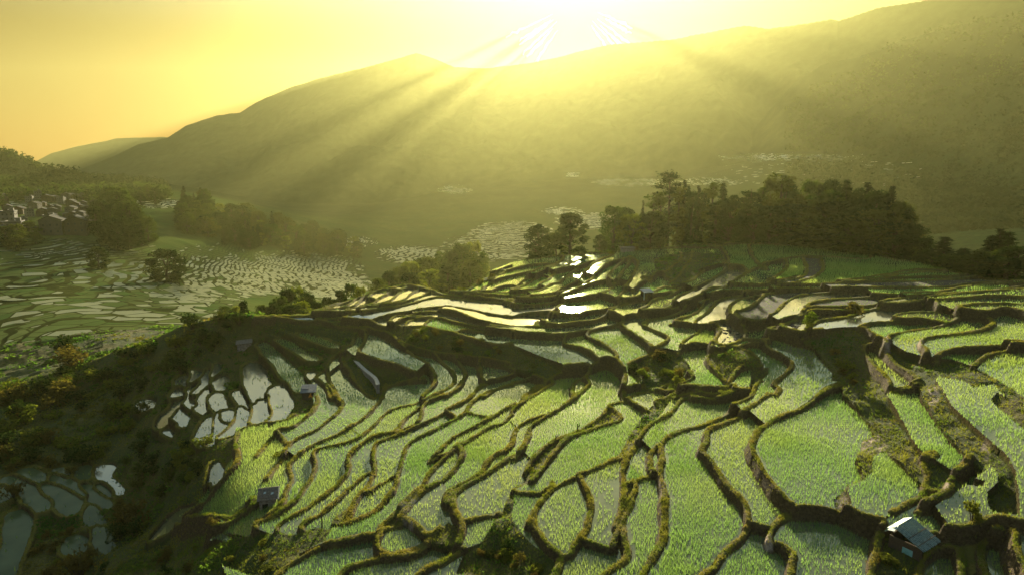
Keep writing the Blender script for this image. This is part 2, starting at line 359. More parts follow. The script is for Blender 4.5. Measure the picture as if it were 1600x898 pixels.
# ------------------------------------------------------------------ helpers
def fbm(x, y, scale, octaves=4, seed=0, gain=0.5):
    x = np.asarray(x, float)/scale; y = np.asarray(y, float)/scale
    out = np.zeros(np.broadcast(x, y).shape); amp = 1.0; tot = 0
    for o in range(octaves):
        xi = np.floor(x).astype(np.int64); yi = np.floor(y).astype(np.int64)
        fx = x-xi; fy = y-yi; fx = fx*fx*(3-2*fx); fy = fy*fy*(3-2*fy)
        def h(a, b):
            n = (a*374761393 + b*668265263 + (seed+o)*974711) & 0x7fffffff
            n = ((n ^ (n >> 13))*1274126177) & 0x7fffffff
            return ((n ^ (n >> 16)) & 0xffff)/65535.0
        v = (h(xi, yi)*(1-fx)+h(xi+1, yi)*fx)*(1-fy)+(h(xi, yi+1)*(1-fx)+h(xi+1, yi+1)*fx)*fy
        out += amp*(v*2-1); tot += amp; amp *= gain; x = x*2.03+17.1; y = y*2.03+5.7
    return out/tot
CP, SP = math.cos(PITCH), math.sin(PITCH)
def ray(u, v):
    xc = (np.asarray(u, float)-800)/FPX; yc = (449-np.asarray(v, float))/FPX
    return xc, CP+SP*yc, -SP+CP*yc
def pix(x, y, z):
    zc = np.maximum(y*CP-z*SP, 1e-3); yc = y*SP+z*CP
    return 800+FPX*x/zc, 449-FPX*yc/zc
def tps_fit(X, f, lam):
    n = len(X); r2 = ((X[:, None]-X[None])**2).sum(-1)
    K = 0.5*r2*np.log(r2+1e-12); Q = np.c_[np.ones(n), X]
    A = np.block([[K+lam*np.eye(n), Q], [Q.T, np.zeros((3, 3))]])
    w = np.linalg.solve(A, np.r_[f, np.zeros(3)])
    def ev(Y):
        out = np.empty(len(Y))
        for s in range(0, len(Y), 20000):
            B = Y[s:s+20000]; r2 = ((B[:, None]-X[None])**2).sum(-1)
            out[s:s+20000] = (0.5*r2*np.log(r2+1e-12))@w[:n] + w[n]+B@w[n+1:]
        return out
    return ev
def inside(pts, u, v):
    """even-odd test of arrays u, v against polygon pts"""
    m = np.zeros(u.shape, bool)
    bb = (u >= pts[:, 0].min()) & (u <= pts[:, 0].max()) & (v >= pts[:, 1].min()) & (v <= pts[:, 1].max())
    uu, vv = u[bb], v[bb]; r = np.zeros(uu.shape, bool)
    for (x0, y0), (x1, y1) in zip(pts, np.roll(pts, -1, 0)):
        if y0 == y1: continue
        c = ((y0 > vv) != (y1 > vv)) & (uu < (x1-x0)*(vv-y0)/(y1-y0)+x0)
        r ^= c
    m[bb] = r
    return m
def smooth_line(p, closed=False, it=2):
    for _ in range(it):
        if closed:
            q = np.roll(p, -1, 0); p = np.stack([.75*p+.25*q, .25*p+.75*q], 1).reshape(-1, 2)
        else:
            a, b = p[:-1], p[1:]
            p = np.concatenate([p[:1], np.stack([.75*a+.25*b, .25*a+.75*b], 1).reshape(-1, 2), p[-1:]])
    return p
def resample(p, step):
    d = np.r_[0, np.cumsum(np.hypot(*np.diff(p, axis=0).T))]
    n = max(2, int(d[-1]/step)+1); t = np.linspace(0, d[-1], n)
    return np.stack([np.interp(t, d, p[:, 0]), np.interp(t, d, p[:, 1])], 1)

def mesh_obj(name, V, F, mats=(), mat_idx=None, smooth=False, parent=None, attrs=None, kind=None):
    """one mesh object from vertex array V and a face array F (n,3) or (n,4)"""
    me = bpy.data.meshes.new(name); V = np.ascontiguousarray(V, np.float32); F = np.ascontiguousarray(F, np.int32)
    k = F.shape[1]
    me.vertices.add(len(V)); me.vertices.foreach_set('co', V.ravel())
    me.loops.add(F.size); me.loops.foreach_set('vertex_index', F.ravel())
    me.polygons.add(len(F)); me.polygons.foreach_set('loop_start', np.arange(0, F.size, k, dtype=np.int32))
    me.polygons.foreach_set('loop_total', np.full(len(F), k, np.int32))
    if mat_idx is not None: me.polygons.foreach_set('material_index', np.ascontiguousarray(mat_idx, np.int32))
    me.polygons.foreach_set('use_smooth', np.full(len(F), bool(smooth)))
    for m in mats: me.materials.append(m)
    for an, arr in (attrs or {}).items():
        arr = np.asarray(arr, np.float32)
        if arr.ndim == 1:
            a = me.attributes.new(an, 'FLOAT', 'POINT'); a.data.foreach_set('value', arr)
        else:
            a = me.attributes.new(an, 'FLOAT_VECTOR', 'POINT'); a.data.foreach_set('vector', arr.ravel())
    me.update(calc_edges=True)
    o = bpy.data.objects.new(name, me); col.objects.link(o)
    if parent is not None: o.parent = parent
    if kind: o['kind'] = kind
    return o
def tag(o, label=None, cat=None, group=None, kind=None):
    for k, v in (('label', label), ('category', cat), ('group', group), ('kind', kind)):
        if v: o[k] = v
    return o
def thing(name, label, cat, loc, rz=0, group=None):
    o = bpy.data.objects.new(name, None); col.objects.link(o); o.empty_display_size = 0.3
    o.location = loc; o.rotation_euler = (0, 0, rz)
    return tag(o, label, cat, group)
def dup(src, loc, rz, scale, label=None, group=None):
    c = src.copy(); col.objects.link(c); c.location = loc; c.rotation_euler = (0, 0, rz); c.scale = scale
    if label: c['label'] = label
    if group: c['group'] = group
    for ch in src.children:
        d = ch.copy(); col.objects.link(d); d.parent = c
        for g in ch.children:
            e = g.copy(); col.objects.link(e); e.parent = d
    return c

# ------------------------------------------------------------------ materials
def new_mat(name):
    m = bpy.data.materials.new(name); m.use_nodes = True; nt = m.node_tree; nt.nodes.clear()
    out = nt.nodes.new('ShaderNodeOutputMaterial')
    def N(t, **kw):
        n = nt.nodes.new('ShaderNode'+t)
        for k, v in kw.items(): setattr(n, k, v)
        return n
    L = nt.links.new
    return m, nt, out, N, L
def noise_fac(N, L, scale, detail=4, rough=0.6, lo=0.35, hi=0.65, coord=None, dist=0.0):
    n = N('TexNoise'); n.inputs['Scale'].default_value = scale; n.inputs['Detail'].default_value = detail
    n.inputs['Roughness'].default_value = rough; n.inputs['Distortion'].default_value = dist
    if coord is None:
        g = N('NewGeometry'); coord = g.outputs['Position']
    L(coord, n.inputs['Vector'])
    r = N('MapRange'); r.inputs[1].default_value = lo; r.inputs[2].default_value = hi; L(n.outputs[0], r.inputs[0])
    return r.outputs[0]
def mix_col(N, L, fac, a, b):
    m = N('Mix', data_type='RGBA'); m.inputs[0].default_value = 0.5
    if hasattr(fac, 'is_output'): L(fac, m.inputs[0])
    else: m.inputs[0].default_value = fac
    for s, i in ((a, 6), (b, 7)):
        if hasattr(s, 'is_output'): L(s, m.inputs[i])
        else: m.inputs[i].default_value = (*s, 1)
    return m.outputs[2]
def attr(N, name):
    a = N('Attribute'); a.attribute_name = name; return a
def leaf_mat(name, c1, c2, trans=0.45, scale=0.6, c3=None, varname=None, tr_boost=1.3):
    """foliage: diffuse + light let through the leaf; patchy colour, a little different for each plant"""
    m, nt, out, N, L = new_mat(name)
    f = noise_fac(N, L, scale, 3)
    c = mix_col(N, L, f, c1, c2)
    if c3 is not None:
        oi = N('ObjectInfo'); c = mix_col(N, L, oi.outputs['Random'], c, c3)
    if varname:
        a = attr(N, varname); c = mix_col(N, L, a.outputs['Fac'], c, c3 or c2)
    d = N('BsdfDiffuse'); t = N('BsdfTranslucent'); L(c, d.inputs[0])
    b = N('MixRGB', blend_type='MULTIPLY'); b.inputs[0].default_value = 1; L(c, b.inputs[1]); b.inputs[2].default_value = (tr_boost*1.1, tr_boost*1.15, tr_boost*0.45, 1)
    L(b.outputs[0], t.inputs[0])
    mx = N('MixShader'); mx.inputs[0].default_value = trans; L(d.outputs[0], mx.inputs[1]); L(t.outputs[0], mx.inputs[2])
    L(mx.outputs[0], out.inputs[0])
    return m
def plain_mat(name, c1, c2, rough=0.85, scale=3.0, bump=0.0, stretch=None):
    m, nt, out, N, L = new_mat(name)
    tc = N('TexCoord'); co = tc.outputs['Object']
    if stretch:
        mp = N('Mapping'); mp.inputs['Scale'].default_value = stretch; L(co, mp.inputs[0]); co = mp.outputs[0]
    f = noise_fac(N, L, scale, 5, 0.65, 0.3, 0.7, coord=co)
    c = mix_col(N, L, f, c1, c2)
    p = N('BsdfPrincipled'); L(c, p.inputs['Base Color']); p.inputs['Roughness'].default_value = rough; p.inputs['Specular IOR Level'].default_value = .12 if rough > .5 else .5
    if bump:
        bp = N('Bump'); bp.inputs['Strength'].default_value = bump; bp.inputs['Distance'].default_value = 0.05; L(f, bp.inputs['Height']); L(bp.outputs[0], p.inputs['Normal'])
    L(p.outputs[0], out.inputs[0])
    return m
def water_mat(name, mud1, mud2, refl=1.0, ripple=0.01, ripple_scale=3.0, rough=0.03, patch=None, tint=(1, 1, .92, 1)):
    """shallow paddy water over mud: fresnel mirror over a dull bed"""
    m, nt, out, N, L = new_mat(name)
    f = noise_fac(N, L, 0.25, 4, 0.6, 0.35, 0.65)
    c = mix_col(N, L, f, mud1, mud2)
    d = N('BsdfDiffuse'); L(c, d.inputs[0])
    g = N('BsdfGlossy'); g.inputs['Roughness'].default_value = rough; g.inputs[0].default_value = tint
    n = N('TexNoise'); n.inputs['Scale'].default_value = ripple_scale; n.inputs['Detail'].default_value = 3
    ge = N('NewGeometry'); L(ge.outputs['Position'], n.inputs['Vector'])
    b = N('Bump'); b.inputs['Strength'].default_value = 1.0; b.inputs['Distance'].default_value = ripple; L(n.outputs[0], b.inputs['Height'])
    L(b.outputs[0], g.inputs['Normal'])
    fr = N('Fresnel'); fr.inputs[0].default_value = 1.38; L(b.outputs[0], fr.inputs['Normal'])
    mu = N('Math', operation='MULTIPLY'); mu.use_clamp = True; L(fr.outputs[0], mu.inputs[0]); mu.inputs[1].default_value = refl
    fac = mu.outputs[0]
    if patch:
        pf = noise_fac(N, L, patch, 3, 0.6, 0.42, 0.6)
        m2 = N('Math', operation='MULTIPLY'); L(fac, m2.inputs[0]); L(pf, m2.inputs[1]); fac = m2.outputs[0]
    mx = N('MixShader'); L(fac, mx.inputs[0]); L(d.outputs[0], mx.inputs[1]); L(g.outputs[0], mx.inputs[2])
    L(mx.outputs[0], out.inputs[0])
    return m
# ------------------------------------------------------------------ shape of the ground
_ev = tps_fit(ZCTRL[:, :2]/100, ZCTRL[:, 2], 0.02)
_gu = np.arange(-700, 2301, 10.0); _gv = np.arange(380, 1601, 10.0)
_ZI = _ev(np.stack(np.meshgrid(_gu/100, _gv/100), -1).reshape(-1, 2)).reshape(len(_gv), len(_gu)).clip(-52, -14)
def zi(u, v):
    """smooth height of the near hillside where the line of sight (u, v) meets it"""
    a = np.clip((np.asarray(u, float)+700)/10, 0, len(_gu)-1.001); b = np.clip((np.asarray(v, float)-380)/10, 0, len(_gv)-1.001)
    i = a.astype(int); j = b.astype(int); a = a-i; b = b-j
    return (_ZI[j, i]*(1-a)+_ZI[j, i+1]*a)*(1-b)+(_ZI[j+1, i]*(1-a)+_ZI[j+1, i+1]*a)*b
def near_pt(u, v, z=None):
    x, y, zz = ray(u, v); z = zi(u, v) if z is None else z
    t = z/zz
    return np.stack([x*t, y*t, np.broadcast_to(z, np.shape(t))], -1)
def sky_v(u): return np.interp(u, SKYLINE[:, 0], SKYLINE[:, 1])

# far ground, as a function of azimuth (degrees) and distance
_fa, _fd, _fz = [], [], []
for u, v, d in FAR:
    x, y, z = ray(u, v); h = math.hypot(x, y); _fa.append(math.degrees(math.atan2(x, y))); _fd.append(d); _fz.append(float(z)/h*d)
for a, d, z in FAR_HID: _fa.append(a); _fd.append(d); _fz.append(z)
_fev = tps_fit(np.stack([np.array(_fa)/10, np.log(np.array(_fd))*3], 1), np.array(_fz), 0.15)
_ga = np.linspace(-75, 75, 151); _gl = np.linspace(math.log(60), math.log(1500), 120)
_FZ = _fev(np.stack(np.meshgrid(_ga/10, _gl*3), -1).reshape(-1, 2)).reshape(len(_gl), len(_ga)).clip(-112, 10)
def far_base(az, d):
    a = np.clip((np.degrees(az)+75), 0, 149.999); b = np.clip((np.log(d)-_gl[0])/(_gl[1]-_gl[0]), 0, 118.999)
    i = a.astype(int); j = b.astype(int); a = a-i; b = b-j
    return (_FZ[j, i]*(1-a)+_FZ[j, i+1]*a)*(1-b)+(_FZ[j+1, i]*(1-a)+_FZ[j+1, i+1]*a)*b
RIDGES = [  # silhouette in px, crest distance, foot distance, concavity
 ([(-900, 330), (0, 300), (60, 285), (90, 275), (125, 265), (180, 243), (215, 226), (262, 215), (290, 197), (340, 180), (375, 176), (400, 160), (450, 138), (500, 122), (560, 108), (620, 92), (650, 83), (680, 92), (710, 105), (760, 107), (830, 98), (870, 90), (900, 82), (950, 70), (1000, 66), (1050, 62), (1100, 52), (1165, 40), (1200, 45), (1240, 40), (1300, 30), (1310, 33), (1370, 13), (1440, 2), (1500, -15), (1600, -30), (2400, -60)],
  [(-900, 3000), (125, 2900), (500, 2400), (900, 2050), (1600, 1700), (2400, 1600)], [(-900, 1500), (125, 1450), (900, 1250), (1600, 1150), (2400, 1150)], 1.15),
 ([(1000, 290), (1100, 262), (1150, 235), (1200, 175), (1240, 130), (1287, 100), (1337, 90), (1362, 81), (1395, 68), (1440, 55), (1500, 40), (1550, 28), (1600, 24), (2400, -40)],
  [(1000, 1600), (1600, 1380), (2400, 1300)], [(1000, 1150), (1600, 1000), (2400, 950)], 1.1),
 ([(1180, 246), (1232, 216), (1280, 201), (1328, 187), (1370, 162), (1450, 148), (1560, 120), (1600, 104), (2400, 20)],
  [(1180, 1250), (1600, 1100), (2400, 1000)], [(1180, 1000), (1600, 820), (2400, 700)], 1.0),
 ([(-900, 130), (-200, 190), (0, 236), (20, 238), (45, 249), (70, 263), (115, 266), (130, 279), (160, 297), (200, 318), (240, 340)],
  [(-900, 900), (0, 1100), (240, 800)], [(-900, 560), (0, 760), (240, 640)], 1.0),
 ([(-900, 330), (20, 268), (60, 250), (80, 239), (115, 230), (165, 220), (180, 216), (250, 214), (300, 216), (500, 240), (700, 300)],
  [(-900, 3400), (700, 3400)], [(-900, 2900), (700, 2900)], 1.0),
]
_AZ = np.radians(np.linspace(-75, 75, 1501))
_RT = []
for sil, dc, df, cv in RIDGES:
    s = np.array(sil, float); x, y, z = ray(s[:, 0], s[:, 1]); a = np.arctan2(x, y); t = z/np.hypot(x, y)
    f = lambda pts: np.interp(_AZ, np.arctan2(ray([p[0] for p in pts], 250)[0], ray([p[0] for p in pts], 250)[1]), [p[1] for p in pts])
    tan_el = np.interp(_AZ, a, t); tan_el = np.where((_AZ < a[0]) | (_AZ > a[-1]), -0.2, tan_el)
    _RT.append((tan_el, f(dc), f(df), cv))
def far_z(az, d, detail=True):
    x = d*np.sin(az); y = d*np.cos(az)
    zb = far_base(az, d)
    zb = np.where(d > 1300, np.minimum(zb, -80), zb)
    out = zb
    if detail: out = out + fbm(x, y, 60, 4, 3)*np.clip((d-180)/300, 0, 1)*3.5
    for k, (te, dc, df, cv) in enumerate(_RT):
        T = np.interp(az, _AZ, te); C = np.interp(az, _AZ, dc); Fd = np.interp(az, _AZ, df)
        jag = fbm(az*0+x*0.0+np.degrees(az)*40, az*0, 22, 3, 40+k)*0.0016*C*0.35 if detail else 0
        zc = T*C + jag; foot = np.minimum(zb, -60.0)-30
        t = (d-Fd)/(C-Fd)
        up = foot+(zc-foot)*np.clip(t, 0, 1)**cv - np.clip(-t, 0, 1)*200
        n = (fbm(x, y, 380, 6, 9+k)*0.16-np.abs(fbm(x, y, 190, 5, 19+k))*.16)*np.clip(t*(1.0-t)*4, 0, 1)*(zc-foot)
        dn = zc-(d-C)*0.35
        z = np.where(t <= 1, up+(n if detail else 0), dn)
        out = np.maximum(out, np.where(T > -0.19, z, -400))
    out = np.maximum(out, -600)
    return out

# near ground on a polar grid round the viewpoint, finer where it is nearer
NA, NR = 1800, 960
AZ = np.radians(np.linspace(-58, 58, NA)); RD = np.exp(np.linspace(math.log(19), math.log(205), NR))
th = np.radians(np.linspace(60, 5.5, 720))
AA, TT = np.meshgrid(AZ, th, indexing='ij')
dx, dy, dz = np.sin(AA)*np.cos(TT), np.cos(AA)*np.cos(TT), -np.sin(TT)
U, Vv = pix(dx*100, dy*100, dz*100)
vis = Vv >= sky_v(U)-0.3
zz = zi(U, Vv); dd = -zz/np.tan(TT)
Z0 = np.empty((NA, NR)); DC = np.empty(NA); ZC = np.empty(NA)
for i in range(NA):
    k = np.nonzero(vis[i])[0]; k = k[:np.argmax(np.diff(np.r_[k, 10**6]) > 1)+1]
    d = np.maximum.accumulate(dd[i, k]); d = d+np.arange(len(d))*1e-6
    Z0[i] = np.interp(RD, d, zz[i, k]); DC[i] = d[-1]; ZC[i] = zz[i, k[-1]]
DC = np.convolve(np.pad(DC, 6, 'edge'), np.ones(13)/13, 'valid')
AZg, RDg = np.meshgrid(AZ, RD, indexing='ij')
XX, YY = RDg*np.sin(AZg), RDg*np.cos(AZg)
over = np.clip(RDg-DC[:, None], 0, None)
ZF = far_z(AZg, RDg)
beyond = ZC[:, None]-0.22*over-0.006*over**2
Z0 = np.where(over > 0, np.maximum(np.where(over > 0, beyond, Z0), np.minimum(ZF, ZC[:, None]-0.1*over)), Z0)
Z0[:, -60:] = Z0[:, -60:]*np.linspace(1, 0, 60)+ZF[:, -60:]*np.linspace(0, 1, 60)
UU, VV = pix(XX, YY, Z0)
near_vis = RDg <= DC[:, None]+0.5
AZ0, DAZ = AZ[0], AZ[1]-AZ[0]; LR0, DLR = math.log(19), math.log(RD[1]/RD[0])

# banks -> distance to the nearest crest and which paddies they part
def nearest_on(pt, poly):
    a, b = poly[:-1], poly[1:]; e = b-a; t = np.clip(((pt-a)*e).sum(1)/np.maximum((e*e).sum(1), 1e-9), 0, 1)
    q = a+e*t[:, None]; d = np.hypot(*(q-pt).T); k = d.argmin(); return d[k], q[k]
def tie(n):
    """carry both ends of bank n on to the bank, pond or hill edge they run into"""
    b = BUNDS[n]; others = [o for k, o in enumerate(BUNDS) if k != n]+[HILL[15:43]]+[np.r_[w, w[:1]] for w in WILD]
    out = [b]
    for end, prev in ((0, 1), (-1, -2)):
        p = b[end]
        if p[1] > 888: q = p+np.array([(p-b[prev])[0]/max((p-b[prev])[1], 4)*75, 75]); q[0] = np.clip(q[0], p[0]-60, p[0]+60)
        elif p[0] > 1592: q = p+np.array([300, np.clip((p-b[prev])[1]/max((p-b[prev])[0], 4), -.45, .45)*300])
        else:
            c = [nearest_on(p, o) for o in others]; d, q = min(c, key=lambda t: t[0])
            if d < 0.5 or d > TIE: continue
            q = q+(q-p)/d*1.0
        out = [np.r_[[q], out[0]]] if end == 0 else [np.r_[out[0], [q]]]
    return out[0]
TIE = 17.0
BUNDS = [tie(n) for n in range(len(BUNDS))]
lines = []
for b in BUNDS: lines.append((smooth_line(b), False, 0.23))
POLYS = [(k, smooth_line(p, True, 1)) for k, p in POLYS]
segs = []; PSEG = []
for pl, closed, hw in lines:
    if closed: pl = np.concatenate([pl, pl[:1]])
    pl = resample(pl, 3.0)
    w = near_pt(pl[:, 0], np.maximum(pl[:, 1], sky_v(pl[:, 0])+0.5))[:, :2]
    dist = np.hypot(w[:, 0], w[:, 1])[:, None]
    wob = np.stack([fbm(w[:, 0], w[:, 1], 3.0, 2, 5), fbm(w[:, 0], w[:, 1], 3.0, 2, 6)], 1)*0.22
    w = w+wob*np.interp(dist, [60, 110], [1, .5])
    for a, b in zip(w[:-1], w[1:]): PSEG.append(closed); segs.append((a[0], a[1], b[0], b[1], hw*float(np.interp(math.hypot(a[0], a[1]), [60, 100, 140], [1, 1.0, 1.2]))))
segs = np.array(segs)
def window(x0, y0, x1, y1, R):
    a = np.arctan2([x0, x1], [y0, y1]); r = np.hypot([x0, x1], [y0, y1]); m = R/r.min()
    i0 = int((a.min()-m-AZ0)/DAZ); i1 = int((a.max()+m-AZ0)/DAZ)+2
    j0 = int((math.log(max(r.min()-R, 15))-LR0)/DLR); j1 = int((math.log(r.max()+R)-LR0)/DLR)+2
    return max(i0, 0), min(i1, NA), max(j0, 0), min(j1, NR)
def seg_dist(s, i0, i1, j0, j1):
    x = XX[i0:i1, j0:j1]-s[0]; y = YY[i0:i1, j0:j1]-s[1]; ex, ey = s[2]-s[0], s[3]-s[1]
    t = np.clip((x*ex+y*ey)/(ex*ex+ey*ey+1e-9), 0, 1)
    return np.hypot(x-t*ex, y-t*ey)
BD = np.full((NA, NR), 9.0)
for s in segs:
    i0, i1, j0, j1 = window(*s[:4], 1.7)
    if i0 >= i1 or j0 >= j1: continue
    q = BD[i0:i1, j0:j1]; np.minimum(q, seg_dist(s, i0, i1, j0, j1)-s[4], out=q)
dom = inside(HILL, UU, VV) & near_vis & (VV < 955) & (UU < 1880)
for w in WILD: dom &= ~inside(w, UU, VV)
for k, p in POLYS: dom &= ~inside(p, UU, VV)
pondk = np.zeros((NA, NR), np.int8)
for n, (k, p) in enumerate(POLYS):
    m = inside(p, UU, VV) & near_vis & ~dom; pondk[m] = n+1
def grow(a, ok, na, nr):
    # spread labels over free ground, na steps across and nr steps in depth
    for it in range(max(na, nr)):
        g = a.copy()
        for ax, sh, lim in ((0, 1, na), (0, -1, na), (1, 1, nr), (1, -1, nr)):
            if it >= lim: continue
            r = np.roll(a, sh, ax); f = (g == 0) & ok & (r > 0); g[f] = r[f]
        a = g
    return a
free = near_vis & ~dom & (BD > .1)
pondk = grow(pondk, free, 7, 4)
edge_ = np.zeros((NA, NR), bool)
for ax, sh in ((0, 1), (0, -1), (0, 2), (1, 1), (1, -1)):
    r = np.roll(pondk, sh, ax); edge_ |= (pondk > 0) & (r != pondk)
pondk[edge_] = 0
dom |= pondk > 0
cellmask = dom & (BD > 0.02)
# label the paddies (runs of each row joined with union-find)
def label(mask):
    lab = np.zeros(mask.shape, np.int32); par = [0]
    def find(a):
        while par[a] != a: par[a] = par[par[a]]; a = par[a]
        return a
    for i in range(len(mask)):
        e = np.diff(np.r_[0, mask[i].astype(np.int8), 0]); st = np.nonzero(e == 1)[0]; en = np.nonzero(e == -1)[0]
        for a, b in zip(st, en):
            ls = ()
            if i:
                up = lab[i-1, a:b]; ls = np.unique(up[up > 0])
            if len(ls) == 0: par.append(len(par)); l = len(par)-1
            else:
                rs = [find(int(q)) for q in ls]; l = min(rs)
                for r in rs: par[r] = l
            lab[i, a:b] = l
    root = np.array([find(k) for k in range(len(par))]); lab = root[lab]
    ids, inv = np.unique(lab, return_inverse=True)
    return inv.reshape(mask.shape), len(ids)
def span(l, n):
    hi = np.full(n, -1e9); lo = np.full(n, 1e9); np.maximum.at(hi, l.ravel(), Z0.ravel()); np.minimum.at(lo, l.ravel(), Z0.ravel()); return hi-lo
lab, nl = label(cellmask)
# a paddy that leaks through a gap in the survey is parted at its narrow necks
for thr in (0.45, 0.8, 1.2, 1.7):
    bad = span(lab, nl) > 1.5; bad[0] = False
    m = bad[lab]
    sub, ns = label(m & (BD > thr))
    cnt = np.bincount(sub.ravel(), (RDg*DAZ*RDg*DLR).ravel(), ns); sub[(cnt < 3)[sub]] = 0
    g = sub.copy()
    for it in range(90):
        h = g.copy(); 
        for ax, sh in ((0, 1), (0, -1), (1, 1), (1, -1)):
            r = np.roll(g, sh, ax); f = (h == 0) & m & (r > 0); h[f] = r[f]
        if (h == g).all(): break
        g = h
    lab = np.where(m & (g > 0), g+nl, lab); ids, inv = np.unique(lab, return_inverse=True); lab = inv.reshape(NA, NR); nl = len(ids)
SPAN = span(lab, nl)
area = (RDg*DAZ)*(RDg*DLR)
nl = len(ids); ca = np.bincount(lab.ravel(), area.ravel(), nl)
small = ca < 1.2; small[0] = True
lab[small[lab]] = 0
cz = np.bincount(lab.ravel(), (area*Z0).ravel(), nl)/np.maximum(np.bincount(lab.ravel(), area.ravel(), nl), 1e-6)
cu = np.bincount(lab.ravel(), (area*UU).ravel(), nl)/np.maximum(np.bincount(lab.ravel(), area.ravel(), nl), 1e-6)
cv_ = np.bincount(lab.ravel(), (area*VV).ravel(), nl)/np.maximum(np.bincount(lab.ravel(), area.ravel(), nl), 1e-6)
czmin = np.full(nl, 0.0)
print('paddies', int((~small).sum()), 'area', ca[~small].sum())
# what grows in each paddy
EXTRA = {  # seeds on the photograph
 'w': [(1050, 480), (1090, 455), (1140, 525), (1270, 500), (1235, 515), (850, 495), (770, 493), (1290, 470), (640, 495), (1560, 455), (780, 500), (720, 478), (1130, 480), (1350, 490)],
 'g': [(310, 825), (290, 850), (275, 850), (1190, 410), (1240, 410), (1215, 405), (1330, 420), (1280, 400), (1265, 425), (1160, 400), (1400, 420), (690, 505), (700, 465), (335, 770), (360, 730), (380, 700), (345, 800)],
 'b': [(1200, 480), (1260, 455), (1230, 465), (1350, 448), (1180, 505), (1300, 455), (1400, 445), (1450, 440), (1300, 475), (1500, 442), (1480, 447), (1240, 447), (1180, 495)],
}
ctype = np.array(['r']*nl, dtype='<U1')
for i in range(1, nl):
    if small[i]: continue
    u, v = cu[i], cv_[i]
    if u < 735 and v < 506 and v > 430: ctype[i] = 'w'
    elif v < 470 and u < 1130: ctype[i] = 's'
    elif v < 520 and u < 1060: ctype[i] = 's'
    elif u > 1130 and v < 570: ctype[i] = 's'
    elif v < 650 and u < 850: ctype[i] = 's'
def cell_at(u, v):
    p = near_pt(u, v); a = math.atan2(p[0], p[1]); r = math.hypot(p[0], p[1])
    i = int(round((a-AZ0)/DAZ)); j = int(round((math.log(r)-LR0)/DLR))
    return lab[min(max(i, 0), NA-1), min(max(j, 0), NR-1)]
pk = np.zeros(nl, int); pk[lab.ravel()] = pondk.ravel()
for i in range(1, nl):
    if pk[i] > 0: ctype[i] = POLYS[pk[i]-1][0]
for k, pts in EXTRA.items():
    for u, v in pts:
        c = cell_at(u, v)
        if c: ctype[c] = k
# level of every paddy, then the banks on top
Z1 = Z0.copy(); flat = lab > 0
wn_ = fbm(XX, YY, 2.2, 4, 21)*0.35+fbm(XX, YY, 7, 3, 22)*0.7
Z1 = Z1+np.where(flat, 0, wn_*np.clip(BD/1.0, 0, 1))
tilt = np.clip(1-np.where(ctype == 'g', .5, 1.5)/np.maximum(SPAN, .1), 0, .93)
LV = cz[lab]+(Z0-cz[lab])*tilt[lab]
ledge = inside(np.array([(235, 690), (270, 590), (340, 545), (420, 500), (560, 512), (535, 560), (490, 600), (495, 640), (370, 680), (300, 700)], float), UU, VV) & ~flat
ledge |= inside(np.array([(-300, 700), (60, 715), (200, 735), (190, 800), (160, 898), (-300, 1000)], float), UU, VV) & ~flat
lp = (Z0+fbm(XX, YY, 9, 2, 88)*.5)/.95; lf = lp-np.floor(lp)
Z1 = np.where(ledge, (np.floor(lp)+np.clip((lf-.6)/.4, 0, 1))*.95+fbm(XX, YY, 2.2, 3, 21)*.12, Z1)
Z1[flat] = LV[flat]
def lab_at(x, y):
    i = np.clip(np.round((np.arctan2(x, y)-AZ0)/DAZ).astype(int), 0, NA-1); j = np.clip(np.round((np.log(np.hypot(x, y))-LR0)/DLR).astype(int), 0, NR-1)
    return lab[i, j], Z0[i, j], LV[i, j]
sx, sy = (segs[:, 0]+segs[:, 2])/2, (segs[:, 1]+segs[:, 3])/2
ex, ey = segs[:, 2]-segs[:, 0], segs[:, 3]-segs[:, 1]; el = np.hypot(ex, ey)+1e-9
HS = np.full(len(segs), -1e3); HL = np.full(len(segs), 1e3)
for sgn in (1, -1):
    hz = np.full(len(segs), np.nan)
    for off in (0.35, 0.6, 0.95):
        ox, oy = sx-sgn*ey/el*(segs[:, 4]+off), sy+sgn*ex/el*(segs[:, 4]+off)
        l, z0, lv = lab_at(ox, oy); h = np.where(l > 0, lv, z0)
        hz = np.where(np.isnan(hz) | ((l > 0) & (off < .9)), h, hz) if off > .4 else h
    HS = np.maximum(HS, hz); HL = np.minimum(HL, hz)
step = np.minimum(HS-HL, 4.0)
pondseg = np.array(PSEG)
sd_ = np.hypot(sx, sy)
HS = HS+np.interp(sd_, [60, 100, 130], [.24, .18, .18])+0.10*fbm(sx, sy, 2.0, 2, 31)*np.interp(sd_, [60, 110], [1, .4])
HS[pondseg] = np.minimum(HS[pondseg]-0.05, HL[pondseg]+0.32)
BK = np.full((NA, NR), -1e3)
for s, h, st in zip(segs, HS, step):
    R = .8+0.28*max(st, 0)+0.3
    vary = float(fbm(s[0], s[1], 2.6, 3, 66)); s[4] *= 1+.7*vary; h += .16*float(fbm(s[1], s[0], 3.5, 2, 67))
    i0, i1, j0, j1 = window(*s[:4], R)
    if i0 >= i1 or j0 >= j1: continue
    d = seg_dist(s, i0, i1, j0, j1)-s[4]
    prof = h-np.where(d < 0, 0.12*(d/s[4]+1)**2*0.0, 0)-np.clip(d, 0, None)*3.6-np.clip(d+0.15, 0, .15)*0.5
    prof[d > R] = -1e3
    q = BK[i0:i1, j0:j1]; np.maximum(q, prof, out=q)
plv = np.where(pondk > 0, LV, -1e3); ring = plv.copy()
for it in range(4):
    for ax, sh in ((0, 1), (0, -1)) + (((1, 1), (1, -1)) if it < 2 else ()): ring = np.maximum(ring, np.roll(ring, sh, ax))
rim = (pondk == 0) & (ring > -900) & near_vis & ~(lab > 0)
